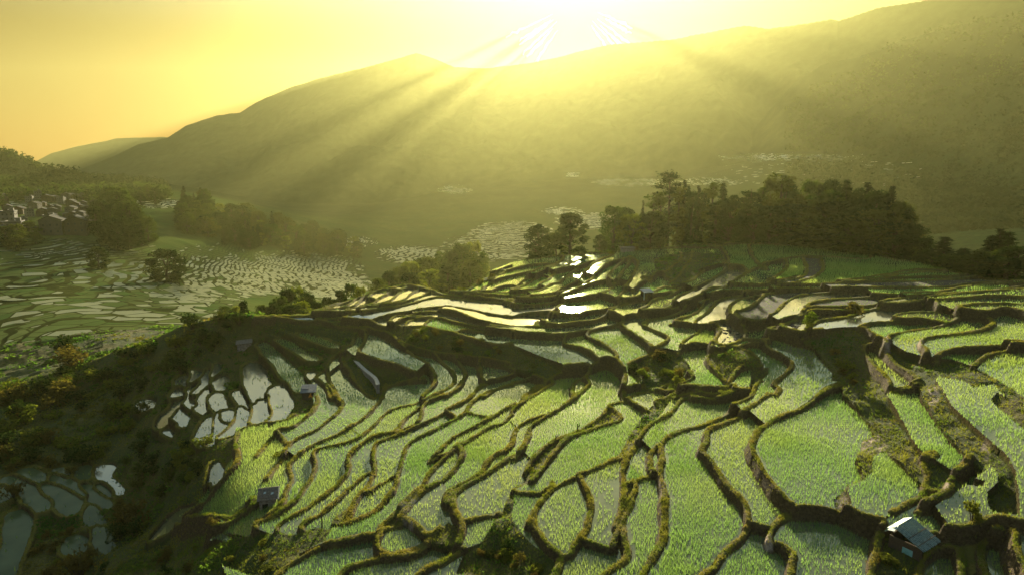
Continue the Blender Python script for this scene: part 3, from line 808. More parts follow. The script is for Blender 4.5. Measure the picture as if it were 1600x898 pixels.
BK = np.where(rim, np.maximum(BK, ring+.16), BK)
BK = BK+np.where(BK > -900, fbm(XX, YY, 0.7, 3, 61)*0.08, 0)
onbank = BK > Z1
ZN = np.maximum(Z1, BK)
flat &= ~onbank
ZN[~flat & (RDg > 60)] += 0
# build: paddies (water) and earth
vid = np.arange(NA*NR).reshape(NA, NR)
q = np.stack([vid[:-1, :-1], vid[1:, :-1], vid[1:, 1:], vid[:-1, 1:]], -1).reshape(-1, 4)
ff = flat.ravel(); lr_ = lab.ravel()
isw = ff[q].all(1)
isw &= (lr_[q] == lr_[q][:, :1]).all(1)
PTS = np.stack([XX, YY, ZN], -1).reshape(-1, 3)
def sub_mesh(name, faces, mats, mat_idx, smooth, attrs, kind):
    used = np.unique(faces); remap = np.full(NA*NR, -1, np.int32); remap[used] = np.arange(len(used))
    return mesh_obj(name, PTS[used], remap[faces], mats, mat_idx, smooth, None, {k: a.reshape(NA*NR, *a.shape[2:])[used] for k, a in attrs.items()}, kind)
WM = [water_mat('clear_paddy_water', (.060, .062, .030), (.085, .080, .042), 1.5, 0.004, 2.0, 0.11),
      water_mat('rice_paddy_water', (.060, .066, .030), (.095, .095, .050), 1.15, 0.006, 3.0, 0.06, None, (.86, .95, .66, 1)),
      plain_mat('drained_mud', (.026, .021, .012), (.055, .045, .027), 0.95, 1.6, 0.8),
      water_mat('dark_paddy_water', (.035, .050, .020), (.060, .075, .032), .22, 0.004, 2.0, 0.05)]  # dark green water with weak reflection, for the lower left ponds
tix = np.zeros(nl, int)
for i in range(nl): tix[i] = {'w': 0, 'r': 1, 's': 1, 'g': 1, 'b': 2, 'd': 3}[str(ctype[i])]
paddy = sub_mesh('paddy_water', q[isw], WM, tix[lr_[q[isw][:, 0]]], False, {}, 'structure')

def bank_mat():
    m, nt, out, N, L = new_mat('bank_earth_and_grass')
    ge = N('NewGeometry'); sp = N('SeparateXYZ'); L(ge.outputs['Normal'], sp.inputs[0])
    wild = attr(N, 'wild'); up = N('MapRange'); up.inputs[1].default_value = 0.55; up.inputs[2].default_value = 0.92; L(sp.outputs[2], up.inputs[0])
    n1 = noise_fac(N, L, 0.9, 5, 0.65, 0.35, 0.65); n2 = noise_fac(N, L, 4.5, 4, 0.7, 0.35, 0.68); n3 = noise_fac(N, L, 0.12, 3, 0.5, 0.4, 0.6)
    soil = mix_col(N, L, n2, (.040, .026, .012), (.105, .075, .036))
    moss = mix_col(N, L, n1, (.075, .085, .018), (.15, .115, .022))
    green = mix_col(N, L, n3, (.035, .060, .014), (.095, .085, .020))
    green = mix_col(N, L, n2, green, (.05, .045, .016))
    mm = N('Math', operation='MULTIPLY'); L(up.outputs[0], mm.inputs[0]); mm.inputs[1].default_value = .9
    c = mix_col(N, L, mm.outputs[0], soil, moss); c = mix_col(N, L, wild.outputs['Fac'], c, green)
    rock = attr(N, 'rocky'); rc = mix_col(N, L, n2, (.20, .15, .11), (.42, .33, .25)); c = mix_col(N, L, rock.outputs['Fac'], c, rc)
    p = N('BsdfPrincipled'); L(c, p.inputs['Base Color']); p.inputs['Roughness'].default_value = .95; p.inputs['Specular IOR Level'].default_value = 0.1
    b = N('Bump'); b.inputs['Strength'].default_value = .9; b.inputs['Distance'].default_value = .12; L(n2, b.inputs['Height']); L(b.outputs[0], p.inputs['Normal'])
    L(p.outputs[0], out.inputs[0]); return m
BANK = bank_mat()
wildw = np.where(dom | onbank, 0.0, 1.0)
wildw = np.clip(wildw-0.35*onbank, 0, 1)
rocky = np.zeros((NA, NR))
for ru, rv, rw, rh in ((1457, 618, 10, 22), (1540, 705, 8, 16), (1385, 548, 7, 10), (1437, 547, 6, 10), (1035, 765, 6, 22), (1365, 690, 22, 18), (1312, 784, 14, 12), (1475, 780, 5, 10), (1200, 855, 8, 20), (640, 790, 14, 40)):
    rocky = np.maximum(rocky, np.clip(1.3-((UU-ru)/rw)**2-((VV-rv)/rh)**2, 0, 1))
rocky *= (~flat)*np.clip(0.8+fbm(XX, YY, 0.5, 2, 77)*1.2, 0, 1)
terr = sub_mesh('terraced_hillside', q[~isw], [BANK], None, True, {'wild': wildw, 'rocky': rocky}, 'structure')

# the valley, the far terraces and the mountains: a second polar sheet out to the horizon
FA, FR = 1150, 1150
AZf = np.radians(np.linspace(-60, 60, FA)); RDf = np.exp(np.linspace(math.log(200), math.log(3750), FR))
A2, R2 = np.meshgrid(AZf, RDf, indexing='ij')
X2, Y2 = R2*np.sin(A2), R2*np.cos(A2); Z2 = far_z(A2, R2)
tz = np.interp(A2, _AZ, _RT[0][2])
U2, V2 = pix(X2, Y2, Z2)
# where the valley is farmed: soft spots on the photograph (px, radius, share of open water)
FARM = [(20, 470, 60, 50, .35), (110, 440, 130, 50, .28), (210, 460, 110, 45, .3), (290, 455, 60, 40, .8), (240, 420, 90, 25, .7), (130, 400, 90, 18, .8), (360, 420, 60, 18, .9), (470, 420, 90, 26, 1), (520, 445, 60, 22, 1), (400, 435, 60, 26, .9),
        (770, 385, 70, 22, 1), (650, 398, 60, 14, 1), (800, 365, 60, 18, 1), (710, 297, 26, 5, .6), (895, 273, 12, 3, .6), (985, 285, 55, 6, .6), (1110, 284, 55, 6, .5), (930, 345, 60, 12, 1), (240, 318, 60, 7, .9), (75, 318, 70, 6, .5), (1240, 246, 110, 5, .4), (1290, 270, 160, 22, .07), (880, 330, 30, 6, .8), (560, 378, 30, 8, .6), (70, 545, 90, 60, .12), (150, 510, 120, 60, .15), (40, 500, 90, 50, .2), (300, 470, 80, 40, .4), (330, 400, 90, 20, .12), (120, 385, 120, 14, .25)]
farm = np.zeros((FA, FR))
for u, v, ru, rv, s in FARM:
    farm = np.maximum(farm, s*np.clip(1.6-1.2*(((U2-u)/ru)**2+((V2-v)/rv)**2), 0, 1))
hs = 0.8
ph = (Z2+fbm(X2, Y2, 45, 3, 55)*1.8+fbm(X2, Y2, 14, 2, 56)*.5)/hs
fr = ph-np.floor(ph)
stepz = (np.floor(ph)+np.clip((fr-0.72)/0.28, 0, 1))*hs
Z2 = np.where(farm > 0.05, Z2+(stepz-ph*hs)*np.clip(farm*2, 0, 1), Z2)
forest = np.clip((R2-900)/300, 0, 1)
def far_mat():
    m, nt, out, N, L = new_mat('valley_and_mountain_ground')
    fa = attr(N, 'farm'); phs = attr(N, 'phase'); fo = attr(N, 'forest')
    g1 = noise_fac(N, L, .02, 5, .65, .35, .65); g2 = noise_fac(N, L, .15, 5, .7, .3, .7); g3 = noise_fac(N, L, .006, 4, .6, .35, .65)
    grass = mix_col(N, L, g1, (.040, .075, .018), (.095, .105, .028)); grass = mix_col(N, L, g2, grass, (.045, .055, .016))
    wood = mix_col(N, L, g3, (.022, .034, .014), (.050, .060, .022)); g4 = noise_fac(N, L, .035, 4, .6, .3, .7); wood = mix_col(N, L, g4, wood, (.018, .026, .010))
    c = mix_col(N, L, fo.outputs['Fac'], grass, wood)
    d = N('BsdfDiffuse')
    # paddies: flat part of each step, parted by low cross banks, some of them flooded
    fx = N('Math', operation='FRACT'); L(phs.outputs['Fac'], fx.inputs[0])
    band = N('Math', operation='LESS_THAN'); L(fx.outputs[0], band.inputs[0]); band.inputs[1].default_value = .66
    fl = N('Math', operation='FLOOR'); L(phs.outputs['Fac'], fl.inputs[0])
    ge = N('NewGeometry'); mp = N('VectorMath', operation='ADD'); cb = N('CombineXYZ'); ml = N('Math', operation='MULTIPLY'); ml.inputs[1].default_value = 37.3
    L(fl.outputs[0], ml.inputs[0]); L(ml.outputs[0], cb.inputs[2]); L(ml.outputs[0], cb.inputs[0])
    sc = N('Mapping'); sc.inputs['Scale'].default_value = (1, 1, 0); L(ge.outputs['Position'], sc.inputs[0]); L(sc.outputs[0], mp.inputs[0]); L(cb.outputs[0], mp.inputs[1])
    vo = N('TexVoronoi'); vo.inputs['Scale'].default_value = .11; L(mp.outputs[0], vo.inputs['Vector'])
    ve = N('TexVoronoi', feature='DISTANCE_TO_EDGE'); ve.inputs['Scale'].default_value = .11; L(mp.outputs[0], ve.inputs['Vector'])
    edge = N('Math', operation='GREATER_THAN'); L(ve.outputs['Distance'], edge.inputs[0]); edge.inputs[1].default_value = .035
    sr = N('SeparateColor'); L(vo.outputs['Color'], sr.inputs[0])
    th_ = N('Math', operation='LESS_THAN'); L(sr.outputs[0], th_.inputs[0]); L(fa.outputs['Fac'], th_.inputs[1])
    w1 = N('Math', operation='MULTIPLY'); L(band.outputs[0], w1.inputs[0]); L(edge.outputs[0], w1.inputs[1])
    w2 = N('Math', operation='MULTIPLY'); L(w1.outputs[0], w2.inputs[0]); L(th_.outputs[0], w2.inputs[1])
    fld = mix_col(N, L, sr.outputs[1], (.045, .085, .020), (.105, .115, .040)); fld = mix_col(N, L, g2, fld, (.06, .075, .022))
    fld = mix_col(N, L, w1.outputs[0], (.030, .034, .010), fld); isf = N('MapRange'); isf.inputs[1].default_value = .03; isf.inputs[2].default_value = .15; L(fa.outputs['Fac'], isf.inputs[0])
    L(mix_col(N, L, isf.outputs[0], c, fld), d.inputs[0])
    g = N('BsdfGlossy'); g.inputs[0].default_value = (1, .98, .74, 1); g.inputs['Roughness'].default_value = .28
    g.inputs['Normal'].default_value = (0, 0, 1); cz_ = N('CombineXYZ'); cz_.inputs[2].default_value = 1; L(cz_.outputs[0], g.inputs['Normal'])
    mud = N('BsdfDiffuse'); mud.inputs[0].default_value = (.07, .08, .04, 1)
    fr_ = N('Fresnel'); fr_.inputs[0].default_value = 1.5; L(cz_.outputs[0], fr_.inputs['Normal'])
    fm = N('Math', operation='MULTIPLY'); fm.inputs[1].default_value = .62; L(fr_.outputs[0], fm.inputs[0]); wm = N('MixShader'); L(fm.outputs[0], wm.inputs[0]); L(mud.outputs[0], wm.inputs[1]); L(g.outputs[0], wm.inputs[2])
    mx = N('MixShader'); L(w2.outputs[0], mx.inputs[0]); L(d.outputs[0], mx.inputs[1]); L(wm.outputs[0], mx.inputs[2])
    L(mx.outputs[0], out.inputs[0]); return m
vid = np.arange(FA*FR).reshape(FA, FR)
q2 = np.stack([vid[:-1, :-1], vid[1:, :-1], vid[1:, 1:], vid[:-1, 1:]], -1).reshape(-1, 4)
Z2[:, :3] -= 0.4
mesh_obj('valley_and_mountains', np.stack([X2, Y2, Z2], -1).reshape(-1, 3), q2, [far_mat()], None, True, None,
         {'farm': farm.ravel(), 'phase': ph.ravel(), 'forest': forest.ravel()}, 'structure')
def far_hit(u, v):
    """where the line of sight meets the valley ground"""
    x, y, z = ray(u, v); h = math.hypot(x, y); a = math.atan2(x, y); s = float(z)/h
    i = int(round((a-AZf[0])/(AZf[1]-AZf[0]))); zz = Z2[i]
    k = np.nonzero(zz >= s*RDf)[0]; k = k[k > 3]
    d = RDf[k[0]] if len(k) else 9000.0
    return np.array([d*math.sin(a), d*math.cos(a), zz[k[0]] if len(k) else 0])
def ground_z(x, y):
    r = math.hypot(x, y); a = math.atan2(x, y)
    if r < 203:
        return float(ZN[int(np.clip(round((a-AZ0)/DAZ), 0, NA-1)), int(np.clip(round((math.log(r)-LR0)/DLR), 0, NR-1))])
    return float(Z2[int(np.clip(round((a-AZf[0])/(AZf[1]-AZf[0])), 0, FA-1)), int(np.clip(round(math.log(r/200)/math.log(RDf[1]/RDf[0])), 0, FR-1))])

# haze between here and the mountains
def haze():
    m, nt, out, N, L = new_mat('haze_air')
    p = N('VolumePrincipled'); p.inputs['Color'].default_value = (*HAZE_COLOR, 1); p.inputs['Density'].default_value = HAZE_DENSITY
    p.inputs['Anisotropy'].default_value = HAZE_G
    L(p.outputs[0], out.inputs['Volume'])
    x, y0, y1, z0, z1 = 3500, -300, 3850, -640, 560
    V = [(-x, y0, z0), (x, y0, z0), (x, y1, z0), (-x, y1, z0), (-x, y0, z1), (x, y0, z1), (x, y1, z1), (-x, y1, z1)]
    F = [(3, 2, 1, 0), (4, 5, 6, 7), (0, 1, 5, 4), (1, 2, 6, 5), (2, 3, 7, 6), (3, 0, 4, 7)]
    return mesh_obj('haze', V, F, [m], kind='stuff')
haze()
# scraps of high cloud, added and shaped to break the low sun into shafts
def shaft_blockers():
    m, nt, out, N, L = new_mat('added_cloud_white')
    d = N('BsdfDiffuse'); d.inputs[0].default_value = (.85, .85, .85, 1); t = N('BsdfTranslucent'); t.inputs[0].default_value = (.7, .7, .7, 1)
    mx = N('MixShader'); mx.inputs[0].default_value = .5; L(d.outputs[0], mx.inputs[1]); L(t.outputs[0], mx.inputs[2])
    tr = N('BsdfTransparent'); m2 = N('MixShader'); m2.inputs[0].default_value = .36; L(tr.outputs[0], m2.inputs[1]); L(mx.outputs[0], m2.inputs[2]); L(m2.outputs[0], out.inputs[0])
    S = np.array(SUN_DIR); A = np.cross(S, [0, 0, 1]); A /= np.linalg.norm(A); B = np.cross(A, S); r = np.random.default_rng(BLOCKER_SEED)
    for n in range(BLOCKER_N):
        an = math.radians(-66+132*(n+r.uniform(-.35, .35))/(BLOCKER_N-1)); r0 = r.uniform(130, 200); r1 = r.uniform(330, 480); wd = r.uniform(5, 9.5)
        if r.uniform() < .12 or abs(an) < .62: continue
        V, F = [], []; K = 14
        for k in range(K):
            t_ = k/(K-1); rr = r0+(r1-r0)*t_; prof = math.sin(math.pi*(.06+.88*t_))**.6
            w = wd*(rr/250)*prof*r.uniform(.7, 1.2); th_ = 14*prof; c = an+r.normal(0, .008)
            for q in range(8):
                f = 2*math.pi*q/8; off = w*math.cos(f); dep = th_*math.sin(f)*3
                a_, b_ = math.sin(c)*rr+math.cos(c)*off, -math.cos(c)*rr+math.sin(c)*off
                V.append(S*(4080+dep)+A*a_+B*b_)
        for k in range(K-1):
            for q in range(8): F.append((k*8+q, k*8+(q+1) % 8, (k+1)*8+(q+1) % 8, (k+1)*8+q))
        mesh_obj('added_cloud', np.array(V), np.array(F), [m], smooth=True, kind='structure')
BLOCKER_N, BLOCKER_SEED = 24, 2
shaft_blockers()
# ------------------------------------------------------------------ rice, grass and undergrowth (nobody could count them)
def grid_ij(x, y):
    i = np.round((np.arctan2(x, y)-AZ0)/DAZ).astype(int); j = np.round((np.log(np.hypot(x, y))-LR0)/DLR).astype(int)
    ok = (i >= 1) & (i < NA-1) & (j >= 1) & (j < NR-1)
    return np.clip(i, 1, NA-2), np.clip(j, 1, NR-2), ok
def blades(x, y, z, n, h, w, lean, seed):
    """n thin triangular blades at every point"""
    r = np.random.default_rng(seed); m = len(x)
    x, y, z = (np.repeat(a, n) for a in (x, y, z)); h = np.repeat(h, n)*r.uniform(.7, 1.2, m*n); w = np.repeat(w, n)
    a = r.uniform(0, 2*np.pi, m*n); b = r.uniform(0, 2*np.pi, m*n); l = h*lean*r.uniform(.2, 1, m*n)
    ox, oy = r.normal(0, .03, (2, m*n))
    bx, by = np.cos(a)*w/2, np.sin(a)*w/2
    V = np.empty((m*n, 3, 3))
    V[:, 0] = np.stack([x+ox-bx, y+oy-by, z], 1); V[:, 1] = np.stack([x+ox+bx, y+oy+by, z], 1)
    V[:, 2] = np.stack([x+ox+np.cos(b)*l, y+oy+np.sin(b)*l, z+h], 1)
    return V.reshape(-1, 3)
def tris(V): return np.arange(len(V)).reshape(-1, 3)
# seedlings stand in rows, thicker in the older paddies
RX, RY = [], []
for d0, d1, sp in ((25, 62, .165), (62, 95, .21), (95, 140, .32), (140, 205, .5)):
    g = np.arange(-175, 175, sp*.8); gy = np.arange(20, 205, sp*1.45)
    gx, gy = np.meshgrid(g, gy); gx = gx+fbm(gx, gy, 9, 2, 71)*2.0; gy = gy+fbm(gx, gy, 11, 2, 72)*2.5
    gx = gx.ravel()+rng.normal(0, sp*.14, gx.size); gy = gy.ravel()+rng.normal(0, sp*.08, gy.size)
    r = np.hypot(gx, gy); k = (r >= d0) & (r < d1) & (np.abs(np.arctan2(gx, gy)) < .98)
    RX.append(gx[k]); RY.append(gy[k])
RX, RY = np.concatenate(RX), np.concatenate(RY)
i, j, ok = grid_ij(RX, RY)
ok &= flat[i, j] & flat[i+1, j] & flat[i, j+1]
RX, RY, i, j = RX[ok], RY[ok], i[ok], j[ok]
L_ = lab[i, j]; T_ = ctype[L_]; cr = np.random.default_rng(5).uniform(0, 1, nl)
pn = fbm(RX, RY, 6, 4, 81); pn2 = fbm(RX, RY, 1.3, 3, 82)
den = np.select([T_ == 'r', T_ == 's', T_ == 'g', T_ == 'b', T_ == 'w', T_ == 'd'],
                [.98+pn*.75-.45*(cr[L_] > .78), .70+pn*.9-.25*(cr[L_] > .7), 1.2+pn*.3, .18+pn*.2, .0, .0], 0)
den = np.clip(den+pn2*.25, 0, 1)*np.clip((BD[i, j]-.12)/.28, .15, 1)
k = rng.uniform(0, 1, len(RX)) < den
RX, RY, i, j, L_, T_ = RX[k], RY[k], i[k], j[k], L_[k], T_[k]
rd = np.hypot(RX, RY)
rh = np.select([T_ == 'g', T_ == 's', T_ == 'b'], [.40, .21, .12], .30)*(1+.25*fbm(RX, RY, 5, 3, 83))
rw = np.clip(.036*(rd/60)**.95, .03, .13)
tone = np.clip(.5+fbm(RX, RY, 8, 3, 84)*1.0+(cr[L_]-.5)*.9, 0, 1)+np.where(T_ == 'g', .0, 0)
blue = np.where((T_ == 's'), .7, 0.25)*np.clip(.6+fbm(RX, RY, 14, 2, 85), 0, 1)
Vr = blades(RX, RY, ZN[i, j]-.02, 4, rh, rw, .28, 1)
def rice_mat():
    m, nt, out, N, L = new_mat('rice_leaf')
    t = attr(N, 'tone'); b = attr(N, 'blue')
    c = mix_col(N, L, t.outputs['Fac'], (.085, .140, .040), (.152, .176, .062))
    c = mix_col(N, L, b.outputs['Fac'], c, (.105, .175, .095))
    d = N('BsdfDiffuse'); L(c, d.inputs[0]); tr = N('BsdfTranslucent')
    x = N('MixRGB', blend_type='MULTIPLY'); x.inputs[0].default_value = 1; L(c, x.inputs[1]); x.inputs[2].default_value = (2.2, 2.3, 1.15, 1); L(x.outputs[0], tr.inputs[0])
    mx = N('MixShader'); mx.inputs[0].default_value = .6; L(d.outputs[0], mx.inputs[1]); L(tr.outputs[0], mx.inputs[2]); L(mx.outputs[0], out.inputs[0])
    return m
mesh_obj('rice_seedlings', Vr, tris(Vr), [rice_mat()], attrs={'tone': np.repeat(tone, 12), 'blue': np.repeat(blue, 12)}, kind='stuff')
print('rice', len(RX))
# grass on the banks
nx = np.gradient(ZN, axis=0)/(RDg*DAZ); ny = np.gradient(ZN, axis=1)/(RDg*DLR); slope = np.hypot(nx, ny)
vis2 = (RDg < DC[:, None]+4) & (np.abs(AZg) < .98)
wt = area*vis2*(~flat)*np.where(onbank, np.where(slope < .9, 3.0, .55), np.where(dom, 0, .5))*np.clip(75/RDg, .35, 1.5)
cs = np.cumsum(wt.ravel())
def pick(n, cs, seed):
    r = np.random.default_rng(seed); k = np.searchsorted(cs, r.uniform(0, cs[-1], n)); k = np.minimum(k, NA*NR-1)
    i, j = k//NR, k % NR
    a = AZ[i]+r.uniform(-.5, .5, n)*DAZ; d = RD[j]*np.exp(r.uniform(-.5, .5, n)*DLR)
    return d*np.sin(a), d*np.cos(a), ZN[i, j], i, j
gx, gy, gz, i, j = pick(190000, cs, 3)
gd = np.hypot(gx, gy); gh = .16*np.interp(gd, [60, 110], [1, .55])*(1+.6*fbm(gx, gy, 2.5, 3, 91))*np.where(onbank[i, j], 1, 1.7); gw = np.clip(.05*(gd/60), .04, .13)
Vg = blades(gx, gy, gz-.03, 3, gh, gw, .9, 2)
gt = np.clip(.5+fbm(gx, gy, 4, 4, 92)*1.3, 0, 1); dry = np.clip(.28+fbm(gx, gy, 1.2, 3, 93)*.9, 0, 1)*(onbank[i, j]*.8+.2)
def grass_mat(name, a, b, c2, tr_):
    m, nt, out, N, L = new_mat(name)
    t = attr(N, 'tone'); q = attr(N, 'dry')
    c = mix_col(N, L, t.outputs['Fac'], a, b); c = mix_col(N, L, q.outputs['Fac'], c, c2)
    d = N('BsdfDiffuse'); L(c, d.inputs[0]); tr = N('BsdfTranslucent')
    x = N('MixRGB', blend_type='MULTIPLY'); x.inputs[0].default_value = 1; L(c, x.inputs[1]); x.inputs[2].default_value = (2.2, 2.2, .9, 1); L(x.outputs[0], tr.inputs[0])
    mx = N('MixShader'); mx.inputs[0].default_value = tr_; L(d.outputs[0], mx.inputs[1]); L(tr.outputs[0], mx.inputs[2]); L(mx.outputs[0], out.inputs[0])
    return m
mesh_obj('bank_grass', Vg, tris(Vg), [grass_mat('bank_grass_blade', (.055, .085, .015), (.105, .105, .020), (.105, .080, .030), .5)],
         attrs={'tone': np.repeat(gt, 9), 'dry': np.repeat(dry, 9)}, kind='stuff')
# undergrowth on the wild slopes: clumps of leaves
def leaf_quads(cx, cy, cz, size, r, flatten=.6):
    n = len(cx); nrm = r.normal(0, 1, (n, 3)); nrm[:, 2] = np.abs(nrm[:, 2])+flatten; nrm /= np.linalg.norm(nrm, axis=1)[:, None]
    t = np.cross(nrm, r.normal(0, 1, (n, 3))); t /= np.linalg.norm(t, axis=1)[:, None]+1e-9; b = np.cross(nrm, t)
    C = np.stack([cx, cy, cz], 1); s = (size*r.uniform(.6, 1.25, n))[:, None]
    V = np.stack([C-t*s, C-b*s*.55, C+t*s, C+b*s*.55], 1)
    return V.reshape(-1, 3)
def clumps(px, py, pz, rad, per, size, seed, sq=.75):
    r = np.random.default_rng(seed); n = len(px)
    u = r.normal(0, 1, (n, per, 3)); u /= np.linalg.norm(u, axis=2)[..., None]; u *= r.uniform(.45, 1, (n, per, 1))
    u[..., 2] = np.abs(u[..., 2])*sq
    c = np.stack([px, py, pz], 1)[:, None]+u*rad[:, None, None]
    c = c.reshape(-1, 3)
    return leaf_quads(c[:, 0], c[:, 1], c[:, 2], np.repeat(size, per), r)
wt = area*((RDg < DC[:, None]+70) & (np.abs(AZg) < .98))*(~flat)*(~onbank)*np.where(dom, 0, 1)*np.clip((BD-.2)/1.3, .03, 1)*np.clip(90/RDg, .4, 1.4)*np.clip(.55+fbm(XX, YY, 9, 3, 95)*1.2, .08, 1.4)
wt *= np.where(inside(HILL, UU, VV), 2.2, 1)
wt += area*onbank*(slope > 1.0)*.05*vis2
cs = np.cumsum(wt.ravel())
ux, uy, uz, i, j = pick(27000, cs, 8)
ub = np.where(onbank[i, j], .35, 1)*np.clip(.75+fbm(ux, uy, 6, 3, 96)*.8, .3, 1.4)*np.random.default_rng(9).uniform(.5, 1.2, len(ux))
ub = np.where(inside(HILL, UU[i, j], VV[i, j]), ub*.55, ub)
Vu = clumps(ux, uy, uz-.15, ub, 14, .24*np.clip(np.hypot(ux, uy)/85, .8, 1.7)*np.clip(ub, .45, 1.2), 10)
ut = np.clip(.5+fbm(ux, uy, 10, 3, 97)*1.5, 0, 1); ud = np.clip(-.05+fbm(ux, uy, 16, 3, 98)*1.5+np.where((UU[i, j] < 190) & (VV[i, j] > 600), .22, 0), 0, 1)
mesh_obj('undergrowth', Vu, np.arange(len(Vu)).reshape(-1, 4), [grass_mat('undergrowth_leaf', (.026, .064, .014), (.058, .098, .020), (.095, .072, .022), .55)],
         attrs={'tone': np.repeat(ut, 56), 'dry': np.repeat(ud, 56)}, kind='stuff')
# far woods on the mountain sides, one mass
r = np.random.default_rng(21); fx, fy, fz = [], [], []
while len(fx) < 9000:
    a = r.uniform(-.70, .72); d = math.exp(r.uniform(math.log(620), math.log(1900)))
    u = 800+FPX*math.tan(a)
    ii = int((a-AZf[0])/(AZf[1]-AZf[0])); jj = int(math.log(d/200)/math.log(RDf[1]/RDf[0])); z = Z2[ii, jj]
    if farm[ii, jj] > .1: continue
    up_, vp = pix(d*math.sin(a), d*math.cos(a), z)
    p = 0
    if up_ < 260 and vp < 322: p = 1
    elif up_ > 1230: p = .9 if d < 1450 else 0
    if r.uniform() > p: continue
    fx.append(d*math.sin(a)); fy.append(d*math.cos(a)); fz.append(z)
fx, fy, fz = map(np.array, (fx, fy, fz)); fd = np.hypot(fx, fy); fr_ = r.uniform(5.5, 10, len(fx))*np.clip(fd/1300, .8, 1.3)
Vf = clumps(fx, fy, fz-1, fr_, 16, fr_*.34, 22, 1.35)
mesh_obj('distant_forest', Vf, np.arange(len(Vf)).reshape(-1, 4), [leaf_mat('distant_leaf', (.020, .034, .010), (.045, .060, .018), .3, .01)], kind='stuff')
# ------------------------------------------------------------------ trees and shrubs
BARK = plain_mat('bark', (.030, .022, .014), (.085, .062, .040), .95, 6, .6, (1, 1, .25))
LEAF = [leaf_mat('leaf_dark', (.014, .030, .008), (.034, .052, .012), .25, .5, (.024, .038, .010)),
        leaf_mat('leaf_mid', (.024, .050, .010), (.055, .075, .016), .35, .5, (.060, .062, .015)),
        leaf_mat('leaf_bright', (.060, .095, .014), (.125, .130, .022), .52, .5, (.10, .10, .02)),
        leaf_mat('leaf_brown', (.060, .055, .016), (.115, .090, .026), .45, .5, (.085, .062, .02)),
        leaf_mat('needle_dark', (.012, .024, .008), (.026, .038, .012), .18, .5, (.026, .032, .010))]
def tube(pts, rad, n=7):
    """tapered limb along pts"""
    pts = np.array(pts, float); V, F = [], []
    for k, (p, r) in enumerate(zip(pts, rad)):
        d = pts[min(k+1, len(pts)-1)]-pts[max(k-1, 0)]; d /= np.linalg.norm(d)+1e-9
        a = np.cross(d, [0.3, .9, .1]); a /= np.linalg.norm(a); b = np.cross(d, a)
        for s in range(n):
            t = 2*math.pi*s/n; V.append(p+(a*math.cos(t)+b*math.sin(t))*r)
    for k in range(len(pts)-1):
        for s in range(n): F.append((k*n+s, k*n+(s+1) % n, (k+1)*n+(s+1) % n, (k+1)*n+s))
    return np.array(V), np.array(F)
def merge(parts):
    V, F, o = [], [], 0
    for v, f in parts: V.append(v); F.append(f+o); o += len(v)
    return np.concatenate(V), np.concatenate(F)
def build_tree(name, trunk_parts, C, size, leaf, seed, flatten=.4):
    r = np.random.default_rng(seed)
    t = thing(name, 'tree', 'tree', (0, 0, 0))
    V, F = merge(trunk_parts); mesh_obj('trunk', V, F, [BARK], smooth=True, parent=t)
    Vl = leaf_quads(C[:, 0], C[:, 1], C[:, 2], np.full(len(C), size) if np.isscalar(size) else size, r, flatten)
    mesh_obj('crown', Vl, np.arange(len(Vl)).reshape(-1, 4), [leaf], parent=t)
    return t
def added_cloud(r, centres, radii, per):
    out = []
    for c, q in zip(centres, radii):
        u = r.normal(0, 1, (per, 3)); u /= np.linalg.norm(u, axis=1)[:, None]; u *= r.uniform(.35, 1, (per, 1))**.6*q*np.array([1, 1, .72])
        out.append(u+c)
    return np.concatenate(out)
def broadleaf(seed, leaf, H=10., R=3.6, base=.18, n=34, per=62, lf=.30):
    r = np.random.default_rng(seed); parts = [tube([(0, 0, -.8), (.1, 0, H*.25), (r.uniform(-.3, .3), r.uniform(-.3, .3), H*.5), (r.uniform(-.5, .5), r.uniform(-.5, .5), H*.86)], [.34, .24, .16, .03])]
    cs, rs = [], []
    for k in range(n):
        t = r.uniform(0, 1); z = H*(base+(1-base)*t); w = R*(math.sin(math.pi*min(.97, .16+.80*t))**.62)
        a = r.uniform(0, 6.283); q = w*math.sqrt(r.uniform(.15, 1)); rr = r.uniform(.75, 1.35)*R/3.6
        c = np.array([math.cos(a)*q*.9, math.sin(a)*q*.9, min(z, H-rr*.6)]); cs.append(c); rs.append(rr)
        if k % 4 == 0: parts.append(tube([(0, 0, max(H*.2, c[2]*.55)), c*np.array([.5, .5, .82]), c], [.11, .07, .02], 5))
    return build_tree('broadleaf_tree', parts, added_cloud(r, cs, rs, per), lf, leaf, seed)
def conifer(seed, leaf, H=13., R=2.0, gap=.0, lf=.27):
    r = np.random.default_rng(seed); parts = [tube([(0, 0, -.8), (0, 0, H*.5), (.05, 0, H)], [.24, .15, .02])]
    C = []
    z = H*.10
    while z < H*.985:
        t = z/H; L_ = R*(1-t)**.75*r.uniform(.75, 1.15)+.18
        for b in range(6):
            a = r.uniform(0, 6.283); l = L_*r.uniform(.55, 1.1); m = max(5, int(l*17))
            s = np.linspace(.12, 1, m); C.append(np.stack([np.cos(a)*l*s+r.normal(0, .10, m), np.sin(a)*l*s+r.normal(0, .10, m), z-l*.30*s**1.5+r.normal(0, .10, m)+.12], 1))
            if b == 0: parts.append(tube([(0, 0, z), (math.cos(a)*l*.7, math.sin(a)*l*.7, z-l*.15)], [.05, .015], 4))
        z += H*r.uniform(.018, .034)
    return build_tree('conifer_tree', parts, np.concatenate(C), lf, leaf, seed, .8)
